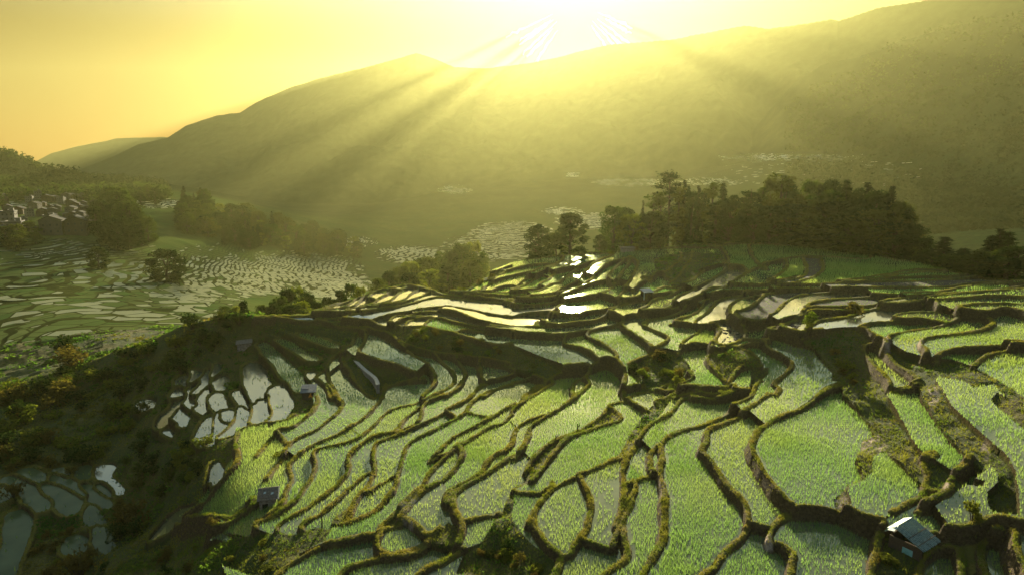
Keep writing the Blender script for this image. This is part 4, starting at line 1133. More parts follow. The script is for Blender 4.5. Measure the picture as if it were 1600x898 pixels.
def layered_pine(seed, leaf, H=15.):
    r = np.random.default_rng(seed); parts = [tube([(0, 0, -.8), (.15, .1, H*.4), (-.1, .1, H*.75), (.1, 0, H*.97)], [.30, .22, .14, .04])]
    C = []
    for k in range(24):
        t = .28+.70*(k/23); z = H*t; a = k*2.4+r.uniform(-.4, .4); l = r.uniform(1.0, 2.5)*(1.25-t*.75)
        c = np.array([math.cos(a)*l, math.sin(a)*l, z]); parts.append(tube([(0, 0, z-.5), c*np.array([.6, .6, 1])-np.array([0, 0, .1]), c], [.08, .05, .02], 5))
        u = r.normal(0, 1, (95, 3))*np.array([.55, .55, .22])*(1.2-.3*t); C.append(u+c)
    C.append(r.normal(0, 1, (120, 3))*np.array([.5, .5, .4])+np.array([0.1, 0, H*.97]))
    return build_tree('pine_tree', parts, np.concatenate(C), .25, leaf, seed, .8)
def column_tree(seed, leaf, H=13.):
    r = np.random.default_rng(seed); parts = [tube([(0, 0, -.8), (0, 0, H*.5), (.1, 0, H*.97)], [.22, .15, .03])]
    cs, rs = [], []
    for k in range(40):
        t = .06+.92*r.uniform(0, 1); w = 1.15*(math.sin(math.pi*(.12+.82*t))**.5); a = r.uniform(0, 6.283); q = w*math.sqrt(r.uniform(0, 1))
        cs.append(np.array([math.cos(a)*q, math.sin(a)*q, H*t])); rs.append(r.uniform(.5, .85))
    for k in range(5): parts.append(tube([(0, 0, H*(.2+.12*k)), cs[k*7]], [.06, .02], 4))
    return build_tree('columnar_tree', parts, added_cloud(r, cs, rs, 55), .25, leaf, seed)
def shrub(seed, leaf, R=1.0, H=1.3, n=9, per=42, lf=.13, name='shrub'):
    r = np.random.default_rng(seed); cs, rs, parts = [], [], []
    for k in range(n):
        a = r.uniform(0, 6.283); q = R*.75*math.sqrt(r.uniform(0, 1)); c = np.array([math.cos(a)*q, math.sin(a)*q, H*r.uniform(.25, .85)*(1-.35*q/R)]); cs.append(c); rs.append(r.uniform(.30, .5)*R)
        parts.append(tube([(c[0]*.1, c[1]*.1, -.3), c*np.array([.6, .6, .6]), c], [.04, .025, .01], 4))
    t = thing(name, name, 'shrub', (0, 0, 0)); V, F = merge(parts)
    mesh_obj('stems', V, F, [BARK], parent=t)
    C = added_cloud(r, cs, rs, per); Vl = leaf_quads(C[:, 0], C[:, 1], C[:, 2], np.full(len(C), lf), r, .5)
    mesh_obj('foliage', Vl, np.arange(len(Vl)).reshape(-1, 4), [leaf], parent=t)
    return t
PROTO = {'b': [broadleaf(1, LEAF[0], base=.02, n=62), broadleaf(2, LEAF[1], 10, 3.9, .02, 60), broadleaf(3, LEAF[0], 10, 3.0, .02, 54)],
         'l': [broadleaf(4, LEAF[2], 9, 3.4, .08, 34), broadleaf(5, LEAF[1], 9, 3.6, .05, 36)],
         'c': [conifer(6, LEAF[4]), conifer(7, LEAF[4], 13, 1.6), conifer(8, LEAF[0], 13, 2.3)],
         'p': [layered_pine(9, LEAF[4])], 'k': [column_tree(10, LEAF[1]), column_tree(12, LEAF[0])]}
SHR = {'g': [shrub(30, LEAF[1]), shrub(31, LEAF[0], 1.1, 1.6), shrub(32, LEAF[2], 1.0, 1.1)], 'y': [shrub(33, LEAF[2], .9, 1.4), shrub(34, LEAF[3], .9, 1.5)], 'n': [shrub(35, LEAF[3], 1.1, 1.7, 12), shrub(36, LEAF[3], 1.0, 1.3)]}
HGT = {'b': 10., 'l': 9., 'c': 13., 'p': 15.2, 'k': 13.}; WID = {'b': 7.4, 'l': 7.2, 'c': 3.6, 'p': 4.6, 'k': 3.0}
KNAME = {'b': 'rounded dark broadleaf tree', 'l': 'light leafy broadleaf tree', 'c': 'dark pointed conifer', 'p': 'tall layered pine', 'k': 'slim columnar tree'}
used = {}
def use(src, loc, rz, sc):
    """the first one is the original, later ones are copies"""
    if src.name not in used:
        used[src.name] = 1; src.location = loc; src.rotation_euler = (0, 0, rz); src.scale = sc; return src
    return dup(src, loc, rz, sc)
ORD = ['', 'second ', 'third ', 'fourth ', 'fifth ', 'sixth ', 'seventh ', 'eighth ', 'ninth ', 'tenth ', 'eleventh ', 'twelfth ', 'thirteenth ', 'fourteenth ', 'fifteenth ', 'sixteenth ', 'seventeenth ', 'eighteenth ', 'nineteenth ', 'twentieth ', 'twenty-first ', 'twenty-second ', 'twenty-third ', 'twenty-fourth ', 'twenty-fifth ', 'twenty-sixth ', 'twenty-seventh ', 'twenty-eighth ', 'twenty-ninth ', 'thirtieth ']
def name_row(objs, what, where, group):
    """each of a row told apart by its order from the left"""
    objs.sort(key=lambda o: pix(*o.location)[0])
    for k, o in enumerate(objs):
        n = len(objs)
        side = f'leftmost {what}' if k == 0 and n > 1 else f'rightmost {what}' if k == n-1 and n > 1 else f'{ORD[k]}{what} from the left' if k else what
        o['label'] = f'{side} {where}'; o['group'] = group
# the copse on the hill top: pixel of the tip, kind, width in px, metres behind the brow
COPSE = [(842, 350, 'b', 44, 6), (870, 362, 'l', 36, 10), (892, 333, 'b', 62, 5), (938, 366, 'b', 20, 5), (960, 322, 'b', 44, 7), (978, 325, 'b', 50, 12), (988, 334, 'l', 46, 5), (1005, 313, 'c', 12, 8), (1022, 305, 'k', 30, 9), (1018, 330, 'b', 50, 5), (1034, 300, 'k', 26, 7),
         (1047, 268, 'p', 36, 9), (1062, 292, 'k', 24, 6), (1070, 281, 'c', 18, 8), (1077, 287, 'c', 16, 11), (1083, 292, 'k', 20, 5), (1092, 290, 'c', 18, 7), (1101, 293, 'k', 20, 9), (1115, 285, 'k', 26, 6), (1120, 310, 'k', 30, 4), (1131, 283, 'c', 22, 8), (1146, 305, 'b', 34, 7), (1154, 318, 'b', 34, 11),
         (1175, 292, 'k', 30, 6), (1192, 292, 'k', 26, 9), (1206, 279, 'b', 30, 11), (1223, 271, 'k', 38, 8), (1236, 285, 'b', 30, 13), (1270, 282, 'b', 40, 13), (1258, 305, 'l', 60, 8), (1299, 281, 'b', 44, 13), (1292, 296, 'l', 60, 8), (1325, 277, 'c', 26, 11), (1342, 294, 'b', 30, 14), (1357, 285, 'c', 26, 12),
         (1372, 298, 'b', 44, 12), (1395, 288, 'c', 24, 10), (1409, 315, 'b', 36, 12), (1422, 322, 'c', 26, 9), (1428, 350, 'b', 36, 10), (1440, 372, 'b', 34, 12),
         (1205, 322, 'b', 62, 4), (1240, 318, 'b', 70, 4), (1275, 325, 'b', 74, 4), (1312, 315, 'b', 76, 5), (1345, 322, 'b', 74, 5), (1378, 328, 'b', 70, 6), (1402, 348, 'b', 60, 7), (1180, 335, 'b', 40, 3), (1330, 345, 'b', 70, 3), (1260, 345, 'b', 66, 3), (1140, 340, 'b', 44, 4),
         (1478, 370, 'c', 36, 10), (1508, 386, 'c', 30, 8), (1550, 366, 'c', 26, 12), (1565, 357, 'c', 26, 14), (1578, 359, 'c', 28, 16), (1552, 390, 'l', 40, 7), (1530, 398, 'b', 44, 6), (1592, 385, 'b', 44, 8), (1460, 392, 'b', 36, 8), (1492, 402, 'b', 40, 5), (1575, 402, 'b', 50, 4)]
rows = {}
for n, (u, v, k, w, off) in enumerate(COPSE):
    x, y, z = ray(u, v); h = math.hypot(x, y); a = math.atan2(x, y)
    d = float(np.interp(a, AZ, DC))+off; px_, py_ = d*math.sin(a), d*math.cos(a); gz_ = ground_z(px_, py_); top = float(z)/h*d
    H = max(top-gz_, 3.5); W = w*d/FPX/max(math.cos(a), .6)
    src = PROTO[k][n % len(PROTO[k])]; sz = H/HGT[k]; sx_ = W/WID[k]*1.18
    o = use(src, (px_, py_, gz_-.1), (n*2.1) % 6.28, (sx_, sx_, sz)); tag(o, None, 'tree')
    part = 'left' if u < 950 else 'copse' if u < 1450 else 'right'
    rows.setdefault((k, part), []).append(o)
WHERE = {'left': 'in the small clump left of the copse', 'copse': 'in the hilltop copse', 'right': 'among the trees right of the copse'}
for (k, p), ob in rows.items(): name_row(ob, KNAME[k], WHERE[p], 'trees of the hilltop copse')
# woods and single trees of the valley: pixel of the foot, kind, height m
VAL = [(155, 420, 'b', 11, 7, 'lone dark tree beside the flooded paddies in the valley'), (262, 440, 'b', 17, 18, 'wide dark tree alone on the valley terraces'), (110, 520, 'l', 0, 0, '')]
for u, v, k, h, w, lb in VAL[:2]:
    p = far_hit(u, v); d = math.hypot(p[0], p[1]); h = 30*d/FPX if u < 200 else 46*d/FPX; w = 24*d/FPX if u < 200 else 46*d/FPX
    o = use(PROTO[k][0], tuple(p-np.array([0, 0, .3])), u, (w/WID[k]*1.15, w/WID[k]*1.15, h/HGT[k])); tag(o, lb, 'tree')
def wood(poly, n, kinds, hpx, what, where, group, seed, hit):
    r = np.random.default_rng(seed); poly = np.array(poly, float); obs = []
    while len(obs) < n:
        u, v = r.uniform(*poly[:, 0][[poly[:, 0].argmin(), poly[:, 0].argmax()]]), r.uniform(*poly[:, 1][[poly[:, 1].argmin(), poly[:, 1].argmax()]])
        if not inside(poly, np.array([u]), np.array([v]))[0]: continue
        p = hit(u, v); d = math.hypot(p[0], p[1]); k = kinds[r.integers(len(kinds))]; h = r.uniform(*hpx)*d/FPX; w = h*r.uniform(.75, 1.1)/ (1 if k in 'bl' else 2.2)
        o = use(PROTO[k][r.integers(len(PROTO[k]))], (p[0], p[1], p[2]-.4), r.uniform(0, 6), (w/WID[k]*1.1, w/WID[k]*1.1, h/HGT[k])); tag(o, f'{what} {where}', 'tree', group); obs.append(o)
    return obs
wood([(138, 380), (150, 345), (165, 338), (228, 340), (236, 388), (190, 392)], 20, 'bbcc', (28, 44), 'dense dark tree', 'in the clump beside the village', 'trees beside the village', 1, far_hit)
wood([(262, 345), (300, 330), (345, 332), (420, 355), (500, 375), (575, 398), (560, 408), (470, 400), (380, 395), (300, 375)], 85, 'bbblc', (18, 32), 'hazy green tree', 'in the wood along the valley spur', 'trees along the valley spur', 2, far_hit)
wood([(170, 312), (330, 312), (340, 322), (180, 322)], 14, 'bbc', (14, 22), 'small hazy tree', 'on the far edge of the village terraces', 'trees past the village', 3, far_hit)
wood([(20, 372), (45, 365), (60, 385), (30, 398), (0, 385), (0, 370)], 6, 'bbl', (16, 26), 'leafy tree', 'in front of the lowest village houses', 'trees below the village', 4, far_hit)
def behind(u, vtop, d, k, w, n, lb, grp):
    x, y, z = ray(u, vtop); h = math.hypot(x, y); a = math.atan2(x, y); X, Y = d*math.sin(a), d*math.cos(a); g = ground_z(X, Y); H = max(float(z)/h*d-g, 2.0)
    W = w*d/FPX
    o = use(PROTO[k][n % len(PROTO[k])], (X, Y, g-.3), n*1.7, (W/WID[k]*1.15, W/WID[k]*1.15, H/HGT[k])); return tag(o, lb, 'tree', grp)
BW = [(742, 376, 300, 40), (722, 380, 290, 44), (705, 392, 285, 40), (690, 393, 300, 44), (668, 402, 280, 44), (655, 404, 300, 40), (640, 408, 270, 40), (625, 416, 260, 38), (607, 423, 240, 36), (752, 392, 280, 34), (735, 405, 250, 40), (700, 412, 240, 46), (670, 420, 225, 44), (590, 434, 200, 30), (640, 425, 215, 40), (728, 392, 310, 40)]
name_row([behind(u, v, d, 'bl'[n % 3 == 0], w, n, '', '') for n, (u, v, d, w) in enumerate(BW)], 'bushy tree', 'in the wood behind the left hump', 'trees behind the left hump')
BW = [(565, 446, 160, 26), (548, 442, 170, 30), (530, 452, 155, 28), (512, 462, 150, 26), (462, 446, 190, 40), (448, 450, 180, 36), (478, 455, 170, 36), (436, 462, 165, 34), (470, 468, 150, 36), (425, 470, 160, 30), (408, 474, 160, 24), (380, 468, 170, 22), (366, 476, 160, 20), (350, 476, 140, 18), (495, 470, 145, 26), (455, 474, 140, 34)]
name_row([behind(u, v, d, 'bl'[n % 4 == 0], w, n, '', '') for n, (u, v, d, w) in enumerate(BW)], 'small bushy tree', 'along the back edge of the lower left paddies', 'trees along the back edge')
# shrubs on the near slopes
def near_hit(u, v):
    p = near_pt(u, v); return np.array([p[0], p[1], ground_z(p[0], p[1])])
def put_shrub(u, v, kind, px_, lb, n=0, grp=None, tall=1.0, cat='shrub'):
    p = near_hit(u, v); d = math.hypot(p[0], p[1]); s = px_*d/FPX/2.2
    o = use(SHR[kind][n % len(SHR[kind])], (p[0], p[1], p[2]-.05), u*.7, (s, s, s*tall)); return tag(o, lb, cat, grp)
put_shrub(1262, 524, 'y', 30, 'yellow twiggy shrub standing beside the clod-strewn water', 0, None, 1.35)
put_shrub(1335, 490, 'y', 34, 'low yellowish bush on the bank above the clod-strewn water', 1, None, .9)
put_shrub(1516, 836, 'y', 34, 'thin yellow-leaved sapling right of the blue-roofed hut', 0, None, 1.5)
put_shrub(1445, 848, 'g', 26, 'green bush leaning over the blue roof edge', 0)
put_shrub(1392, 882, 'y', 40, 'yellow flowering bush below the blue-roofed hut', 0, None, .7)
put_shrub(205, 826, 'n', 52, 'large rust-brown bush at the foot of the ravine', 0, None, 1.3)
put_shrub(190, 800, 'n', 34, 'smaller brown bush behind the large rust-brown bush', 1)
put_shrub(120, 898, 'n', 60, 'round rusty bush at the ravine mouth near the dark ponds', 0)
put_shrub(432, 712, 'g', 20, 'bright leafy shrub in the dark bank above the slate hut', 2)
put_shrub(838, 884, 'g', 22, 'pale green sprouting shrub in the dark hollow', 2, None, 1.2)
put_shrub(832, 735, 'g', 22, 'bright green tuft on the mossy bank', 2, None, .6)
put_shrub(1325, 572, 'g', 40, 'bright mossy bush on the yellow bank', 2, None, .6)
put_shrub(108, 575, 'n', 52, 'golden brown bush on the ravine edge', 0, None, .8)
put_shrub(105, 530, 'g', 44, 'dark green bushy mound above the golden bush', 1)
rs_ = np.random.default_rng(44)
def shrub_field(poly, n, kinds, px_, what, where, grp):
    poly = np.array(poly, float); got = []
    while len(got) < n:
        u, v = rs_.uniform(poly[:, 0].min(), poly[:, 0].max()), rs_.uniform(poly[:, 1].min(), poly[:, 1].max())
        if inside(poly, np.array([u]), np.array([v]))[0] and cell_at(u, v) == 0:
            got.append(put_shrub(u, v, kinds[rs_.integers(len(kinds))], rs_.uniform(*px_), f'{what} {where}', rs_.integers(9), grp, rs_.uniform(.7, 1.2)))
shrub_field([(0, 600), (90, 590), (150, 600), (110, 690), (180, 710), (150, 740), (0, 720)], 34, 'nggg', (22, 46), 'rusty or green shrub', 'on the brown slope above the dark ponds', 'shrubs on the brown slope')
shrub_field([(90, 590), (230, 530), (345, 495), (400, 505), (300, 560), (250, 640), (180, 700), (130, 660)], 46, 'ggg', (18, 40), 'dark green shrub', 'on the shaded slope of the ravine', 'shrubs on the ravine slope')
shrub_field([(180, 700), (250, 650), (345, 690), (320, 740), (230, 830), (160, 890), (180, 800)], 34, 'gggg', (18, 38), 'dense shrub', 'in the bottom of the ravine', 'shrubs in the ravine bottom')
shrub_field([(0, 700), (60, 720), (190, 750), (160, 830), (140, 898), (0, 898)], 16, 'ny', (14, 34), 'yellow-brown bush', 'between the dark ponds at the ravine foot', 'bushes between the dark ponds')
shrub_field([(615, 515), (760, 540), (870, 575), (820, 582), (690, 552), (610, 525)], 16, 'gy', (12, 24), 'low bush', 'on the dark bank under the upper terraces', 'bushes on the dark bank')
shrub_field([(985, 580), (1020, 556), (1060, 556), (1080, 580), (1060, 606), (1000, 605)], 10, 'gy', (18, 32), 'mossy bush', 'on the overgrown mound between the paddies', 'bushes on the mound')
shrub_field([(720, 895), (745, 850), (800, 800), (830, 860), (870, 898)], 12, 'ggy', (18, 36), 'leafy green bush', 'in the dark hollow at the foot of the hill', 'bushes in the hollow')
shrub_field([(240, 860), (330, 830), (440, 850), (430, 890), (260, 898)], 14, 'gyn', (12, 26), 'scrubby bush', 'on the rough bank at the lower left edge', 'bushes on the rough bank')
shrub_field([(820, 405), (900, 396), (1000, 389), (1000, 398), (900, 403)], 12, 'gy', (8, 14), 'small bush', 'along the brow left of the copse', 'bushes along the brow')
shrub_field([(690, 458), (760, 436), (800, 414), (805, 424), (770, 445), (720, 460)], 12, 'y', (8, 15), 'yellow-green bush', 'along the brow between the two humps', 'bushes between the humps')
shrub_field([(1300, 545), (1340, 600), (1360, 660), (1330, 600), (1290, 560)], 5, 'y', (12, 22), 'mossy tuft', 'down the dark bank beside the large paddy', 'tufts on the dark bank')
for lst in list(PROTO.values())+list(SHR.values()):
    for o in lst:
        if o.name not in used:
            for c in list(o.children): bpy.data.objects.remove(c)
            bpy.data.objects.remove(o)
# ------------------------------------------------------------------ huts, walls, village, small things
def box(sx, sy, sz, c=(0, 0, 0), rot=None):
    v = np.array([(x, y, z) for x in (-.5, .5) for y in (-.5, .5) for z in (0, 1)], float)*np.array([sx, sy, sz])
    if rot is not None: v = v@np.array(Matrix.Rotation(rot[0], 3, rot[1])).T
    v = v+np.array(c); f = np.array([(0, 1, 3, 2), (4, 6, 7, 5), (0, 4, 5, 1), (2, 3, 7, 6), (0, 2, 6, 4), (1, 5, 7, 3)])
    return v, f
def slab(p0, p1, p2, p3, th):
    """a plate of thickness th whose top is the quad p0..p3"""
    q = np.array([p0, p1, p2, p3], float); n = np.cross(q[1]-q[0], q[3]-q[0]); n /= np.linalg.norm(n)
    if n[2] < 0: n = -n
    v = np.concatenate([q, q-n*th]); f = np.array([(0, 1, 2, 3), (7, 6, 5, 4), (0, 4, 5, 1), (1, 5, 6, 2), (2, 6, 7, 3), (3, 7, 4, 0)])
    return v, f
def part(name, parts, mat, parent, smooth=False):
    V, F = merge(parts); o = mesh_obj(name, V, F, [mat], smooth=smooth, parent=parent); return o
SLATE = plain_mat('old_roof_slate', (.065, .052, .038), (.17, .14, .105), .85, 5, .8)
WOOD = plain_mat('weathered_boards', (.045, .032, .02), (.12, .085, .055), .9, 8, .5, (6, 6, .6))
STONE = plain_mat('dry_stone', (.10, .085, .065), (.26, .22, .17), .95, 3.2, 1.0)
BLUE = plain_mat('blue_green_sheet', (.06, .085, .07), (.20, .26, .215), .7, 3.5, .6, (1, 3, 1))
PALE = plain_mat('pale_sheet', (.25, .31, .27), (.38, .44, .38), .5, 2, .1)
DARKP = plain_mat('dark_opening', (.012, .010, .008), (.025, .02, .016), .9, 2)
CONC = plain_mat('grey_concrete', (.11, .10, .085), (.21, .19, .16), .9, 2.5, .5)
CORN = plain_mat('orange_maize', (.55, .22, .03), (.75, .36, .05), .7, 9, .5)
PLAST = plain_mat('teal_plastic', (.12, .30, .27), (.22, .42, .38), .5, 3)
def spot(u, v, bury=0.0):
    p = near_hit(u, v); p[2] -= bury; return p
def footing(p, r):
    """lowest ground under a footprint of radius r"""
    return min(ground_z(p[0]+r*math.cos(a), p[1]+r*math.sin(a)) for a in np.linspace(0, 6.28, 12))
# slate-roofed hut on the lower left bank
def slate_hut():
    p = spot(421, 782); w, l, h = 2.1, 3.0, 2.0
    t = thing('field_hut', 'small dark hut with a patched slate roof on the lower left bank', 'hut', tuple(p), math.radians(14))
    part('wall', [box(w, .16, h, (0, -l/2+.08, -.8)), box(w, .16, h+.1, (0, l/2-.08, -.8)), box(.16, l-.32, h, (-w/2+.08, 0, -.8)), box(.16, l-.32, h, (w/2-.08, 0, -.8))], STONE, t)
    part('gable', [box(w-.1, .10, .35, (0, -l/2+.06, h-.8))], WOOD, t)
    z0, z1 = h-.72, h+.32
    rf = []
    r = np.random.default_rng(3)
    for s in (-1, 1):                                   # courses of uneven slates
        for k in range(6):
            a, b = k/6, (k+1)/6+.05
            for q in range(4):
                x0, x1 = -w/2-.25+(w+.5)*q/4+.01, -w/2-.25+(w+.5)*(q+1)/4-.01; dz = r.uniform(0, .035)
                y = lambda m: s*(l/2+.3)*(1-m); zz_ = lambda m: z0+(z1-z0)*m
                rf.append(slab((x0, y(a), zz_(a)+dz+.05), (x1, y(a), zz_(a)+dz+.05), (x1, y(min(b, 1)), zz_(min(b, 1))+dz+.02), (x0, y(min(b, 1)), zz_(min(b, 1))+dz+.02), .045))
    ro = part('roof', rf, SLATE, t)
    part('pale_patch', [slab((-.55, -.9, z0+.62), (-.25, -.85, z0+.64), (-.2, -.65, z0+.82), (-.5, -.68, z0+.80), .02), slab((.35, -1.1, z0+.50), (.7, -1.0, z0+.53), (.72, -.8, z0+.71), (.42, -.85, z0+.69), .02)], PALE, ro)
    part('lit_verge_strip', [slab((w/2+.27, -l/2-.3, z0+.09), (w/2+.40, -l/2-.3, z0+.09), (w/2+.40, 0, z1+.1), (w/2+.27, 0, z1+.1), .06)], plain_mat('sunlit_edge_tint', (.42, .33, .2), (.6, .5, .34), .8, 4), ro)  # sunlight along the gable edge, put into this strip's pale colour
    part('door', [box(.7, .06, 1.35, (-.35, -l/2-.02, -.75))], DARKP, t)
    t.scale = (.7, .7, .62)
slate_hut()
def blue_hut():
    p = spot(1408, 850); t = thing('field_hut', 'hut with a blue-green corrugated sheet roof at the paddy corner', 'hut', tuple(p), math.radians(33))
    L_, run, back, h = 2.9, 2.6, .7, 1.9
    part('wall', [box(.14, run+back-.5, h, (-L_/2+.35, -.8, -.9)), box(.14, run+back-.5, h, (L_/2-.3, -.8, -.9)), box(L_-.9, .14, h+.3, (0, .35, -.9)), box(L_-.9, .14, .8, (0, -run+.35, -.9))], WOOD, t)
    part('post', [box(.10, .10, 1.9, (-L_/2+.2, -run+.3, -.9))], WOOD, t); part('post', [box(.10, .10, 1.9, (L_/2-.2, -run+.3, -.9))], WOOD, t)
    rid, lo, bk = h+.15, h-.85, h-.15
    rf = []; n = 26
    for k in range(n):                                  # corrugations of the sheets
        x0, x1 = -L_/2-.15+(L_+.3)*k/n, -L_/2-.15+(L_+.3)*(k+1)/n; dz = .035*(k % 2)
        for a, b, e in ((0, .36, .03), (.34, .70, .015), (.68, 1.0, 0)):
            za, zb = rid+(lo-rid)*a+e+dz, rid+(lo-rid)*b+e+dz
            rf.append(slab((x0, -run*a-.1*(k*7 % 5)/5*b, za), (x1, -run*a-.1*(k*7 % 5)/5*b, za), (x1, -run*b-.12*(k*3 % 5)/5*(b > .9), zb), (x0, -run*b-.12*(k*3 % 5)/5*(b > .9), zb), .02))
    ro = part('roof', rf, BLUE, t)
    part('ridge_sheet', [slab((-L_/2-.1, .02, rid+.08), (L_/2+.1, .02, rid+.08), (L_/2+.1, back, bk), (-L_/2-.1, back, bk), .03), slab((-L_/2-.55, -.15, rid-.1), (-L_/2+.3, -.1, rid+.12), (-L_/2+.3, .5, rid-.02), (-L_/2-.55, .45, rid-.25), .03)], PALE, ro)
    part('roof_batten', [box(L_+.3, .05, .05, (0, -run*.5, rid-.42+.06))], WOOD, ro)
    part('roof_batten', [box(L_+.3, .05, .05, (0, -run*.82, rid-.74+.06))], WOOD, ro)
    part('window_sheet', [box(.05, .9, .55, (-L_/2+.26, -1.1, -.1))], PLAST, t)
    t.scale = (.70, .70, .74)
blue_hut()
def maize_hut():
    p = spot(483, 616); t = thing('field_hut', 'tiny board hut with a flat grey roof and orange maize hung on its front', 'hut', tuple(p), math.radians(10))
    part('wall', [box(1.7, .1, 1.7, (0, -.8, -.5)), box(1.7, .1, 1.9, (0, .8, -.5)), box(.1, 1.5, 1.8, (-.8, 0, -.5)), box(.1, 1.5, 1.8, (.8, 0, -.5))], WOOD, t)
    part('roof', [slab((-1.05, -1.15, 1.18), (1.05, -1.15, 1.18), (1.05, 1.1, 1.62), (-1.05, 1.1, 1.62), .10), slab((-.9, -.3, 1.42), (.1, -.3, 1.42), (.1, .9, 1.66), (-.9, .9, 1.66), .05)], plain_mat('grey_slate', (.07, .075, .075), (.15, .155, .155), .85, 5, .6), t)
    part('maize_bundle', [box(.16, .12, .5, (.25, -.92, .45), (.2, 'Y')), box(.14, .12, .4, (.42, -.92, .40), (-.25, 'Y')), box(.13, .1, .34, (.10, -.92, .35), (.3, 'Y')), box(.1, .1, .25, (.55, -.92, .3), (-.5, 'Y'))], CORN, t)
maize_hut()
def shelter():
    p = spot(1010, 466); t = thing('field_shelter', 'little lean-to with a white frame on the upper terraces', 'shelter', tuple(p), math.radians(20))
    part('roof', [slab((-1.3, -1.0, 1.35), (1.3, -1.0, 1.35), (1.3, 1.0, 1.85), (-1.3, 1.0, 1.85), .08)], plain_mat('grey_blue_sheet', (.10, .115, .12), (.18, .20, .20), .6, 2), t)
    part('frame', [box(.14, .14, 1.9, (-1.2, -.9, -.5)), box(2.4, .1, .14, (0, -.98, 1.2))], PALE, t)
    part('wall', [box(2.2, .12, 2.2, (0, .8, -.5)), box(.12, 1.5, 1.9, (1.1, 0, -.5))], DARKP, t)
    t.scale = (.75, .75, .75)
shelter()
def stone_shed(u, v, lb, rz, w=2.4, l=1.6):
    p = spot(u, v); t = thing('stone_shed', lb, 'shed', tuple(p), math.radians(rz))
    part('wall', [box(w, l, 1.5, (0, 0, -.7))], STONE, t)
    part('roof', [slab((-w/2-.2, -l/2-.2, .82), (w/2+.2, -l/2-.2, .90), (w/2+.2, l/2+.2, 1.2), (-w/2-.2, l/2+.2, 1.1), .1)], SLATE, t)
stone_shed(382, 541, 'low ruined stone shed on the shaded slope above the small ponds', 20)
stone_shed(980, 393, 'small grey slab roof poking up on the brow by the copse', 12, 3.2, 1.2)
# curved retaining wall of the walled pond
def pond_wall():
    px_ = np.array([(551, 557), (558, 566), (570, 580), (581, 592), (588, 602), (591, 614)], float); p = near_pt(px_[:, 0], px_[:, 1])[:, :2]
    p = resample(smooth_line(p), .35); zt = float(np.median([ground_z(*q) for q in p]))+.55
    base = p.mean(0); zb = min(ground_z(*q) for q in p)-1.0
    t = thing('retaining_wall', 'curved grey concrete wall with a pale lip holding the dark pond', 'retaining wall', (base[0], base[1], zb))
    d = np.gradient(p, axis=0); d /= np.linalg.norm(d, axis=1)[:, None]; nn = np.stack([-d[:, 1], d[:, 0]], 1)
    def ribbon(w0, w1, z0, z1):
        a, b = p+nn*w0-base, p+nn*w1-base; n = len(p)
        V = np.concatenate([np.c_[a, np.full(n, z0)], np.c_[a, np.full(n, z1)], np.c_[b, np.full(n, z1)], np.c_[b, np.full(n, z0)]]); F = []
        for k in range(n-1):
            for q in range(4): F.append((q*n+k, q*n+k+1, ((q+1) % 4)*n+k+1, ((q+1) % 4)*n+k))
        F += [(0, n, 2*n, 3*n), (n-1, 4*n-1, 3*n-1, 2*n-1)]
        return V, np.array(F)
    part('wall', [ribbon(-.22, .22, 0, zt-zb)], CONC, t)
    part('coping', [ribbon(-.27, .27, zt-zb+.003, zt-zb+.12)], plain_mat('pale_coping', (.26, .23, .18), (.40, .36, .28), .9, 3, .3), t)
pond_wall()
# wooden stakes and mud clods
def stake(u, v, lb, hgt, fork):
    p = spot(u, v); t = thing('wooden_stake', lb, 'stake', tuple(p))
    part('post', [tube([(0, 0, -.3), (.04, 0, hgt*.6), (0, 0, hgt)], [.07, .06, .045], 6)], BARK, t)
    if fork: part('fork', [tube([(.03, 0, hgt*.45), (.22, .02, hgt*.7), (.26, 0, hgt*1.15)], [.05, .045, .03], 6)], BARK, t)
stake(902, 674, 'forked dark stake on the mossy paddy bank', .75, True)
stake(940, 652, 'short straight stake at the dark hollow of the bank', .55, False)
stake(868, 691, 'low leaning stump lower down the mossy bank', .4, True)
stake(503, 826, 'tall bare pole at the edge of the scrubby bank', 1.5, False)
def clods(poly, n, seed, group, lb):
    poly = np.array(poly, float); r = np.random.default_rng(seed); first = None; k = 0; tries = 0
    while k < n and tries < 3000:
        tries += 1
        u, v = r.uniform(poly[:, 0].min(), poly[:, 0].max()), r.uniform(poly[:, 1].min(), poly[:, 1].max())
        if not inside(poly, np.array([u]), np.array([v]))[0]: continue
        p = near_hit(u, v); i, j, ok = grid_ij(np.array([p[0]]), np.array([p[1]]))
        if not flat[i, j][0]: continue
        if first is None:
            ico = bmesh.new(); bmesh.ops.create_icosphere(ico, subdivisions=2, radius=1)
            for w in ico.verts: w.co *= 1+.35*math.sin(w.co.x*4+w.co.y*3)*math.cos(w.co.z*5+1); w.co.z *= .55
            me = bpy.data.meshes.new('mud_clod'); ico.to_mesh(me); ico.free(); me.materials.append(plain_mat('wet_mud', (.02, .016, .01), (.05, .04, .025), .7, 4, .5))
            o = first = bpy.data.objects.new('mud_clod', me); col.objects.link(o)
        else: o = first.copy(); col.objects.link(o)
        s = r.uniform(.10, .22); o.location = (p[0], p[1], p[2]+s*.12); o.scale = (s*r.uniform(.8, 1.9), s, s); o.rotation_euler = (0, 0, r.uniform(0, 6.28))
        tag(o, lb, 'mud clod', group); k += 1
clods([(1122, 512), (1145, 503), (1160, 514), (1158, 528), (1130, 545), (1120, 535)], 26, 1, 'dark clods in the small pale pond', 'small dark mud clod in the pale pond between the terraces')
clods([(1222, 514), (1245, 503), (1262, 505), (1245, 522)], 16, 2, 'dark clods left of the yellow shrub', 'small dark mud clod in the bright water left of the twiggy shrub')
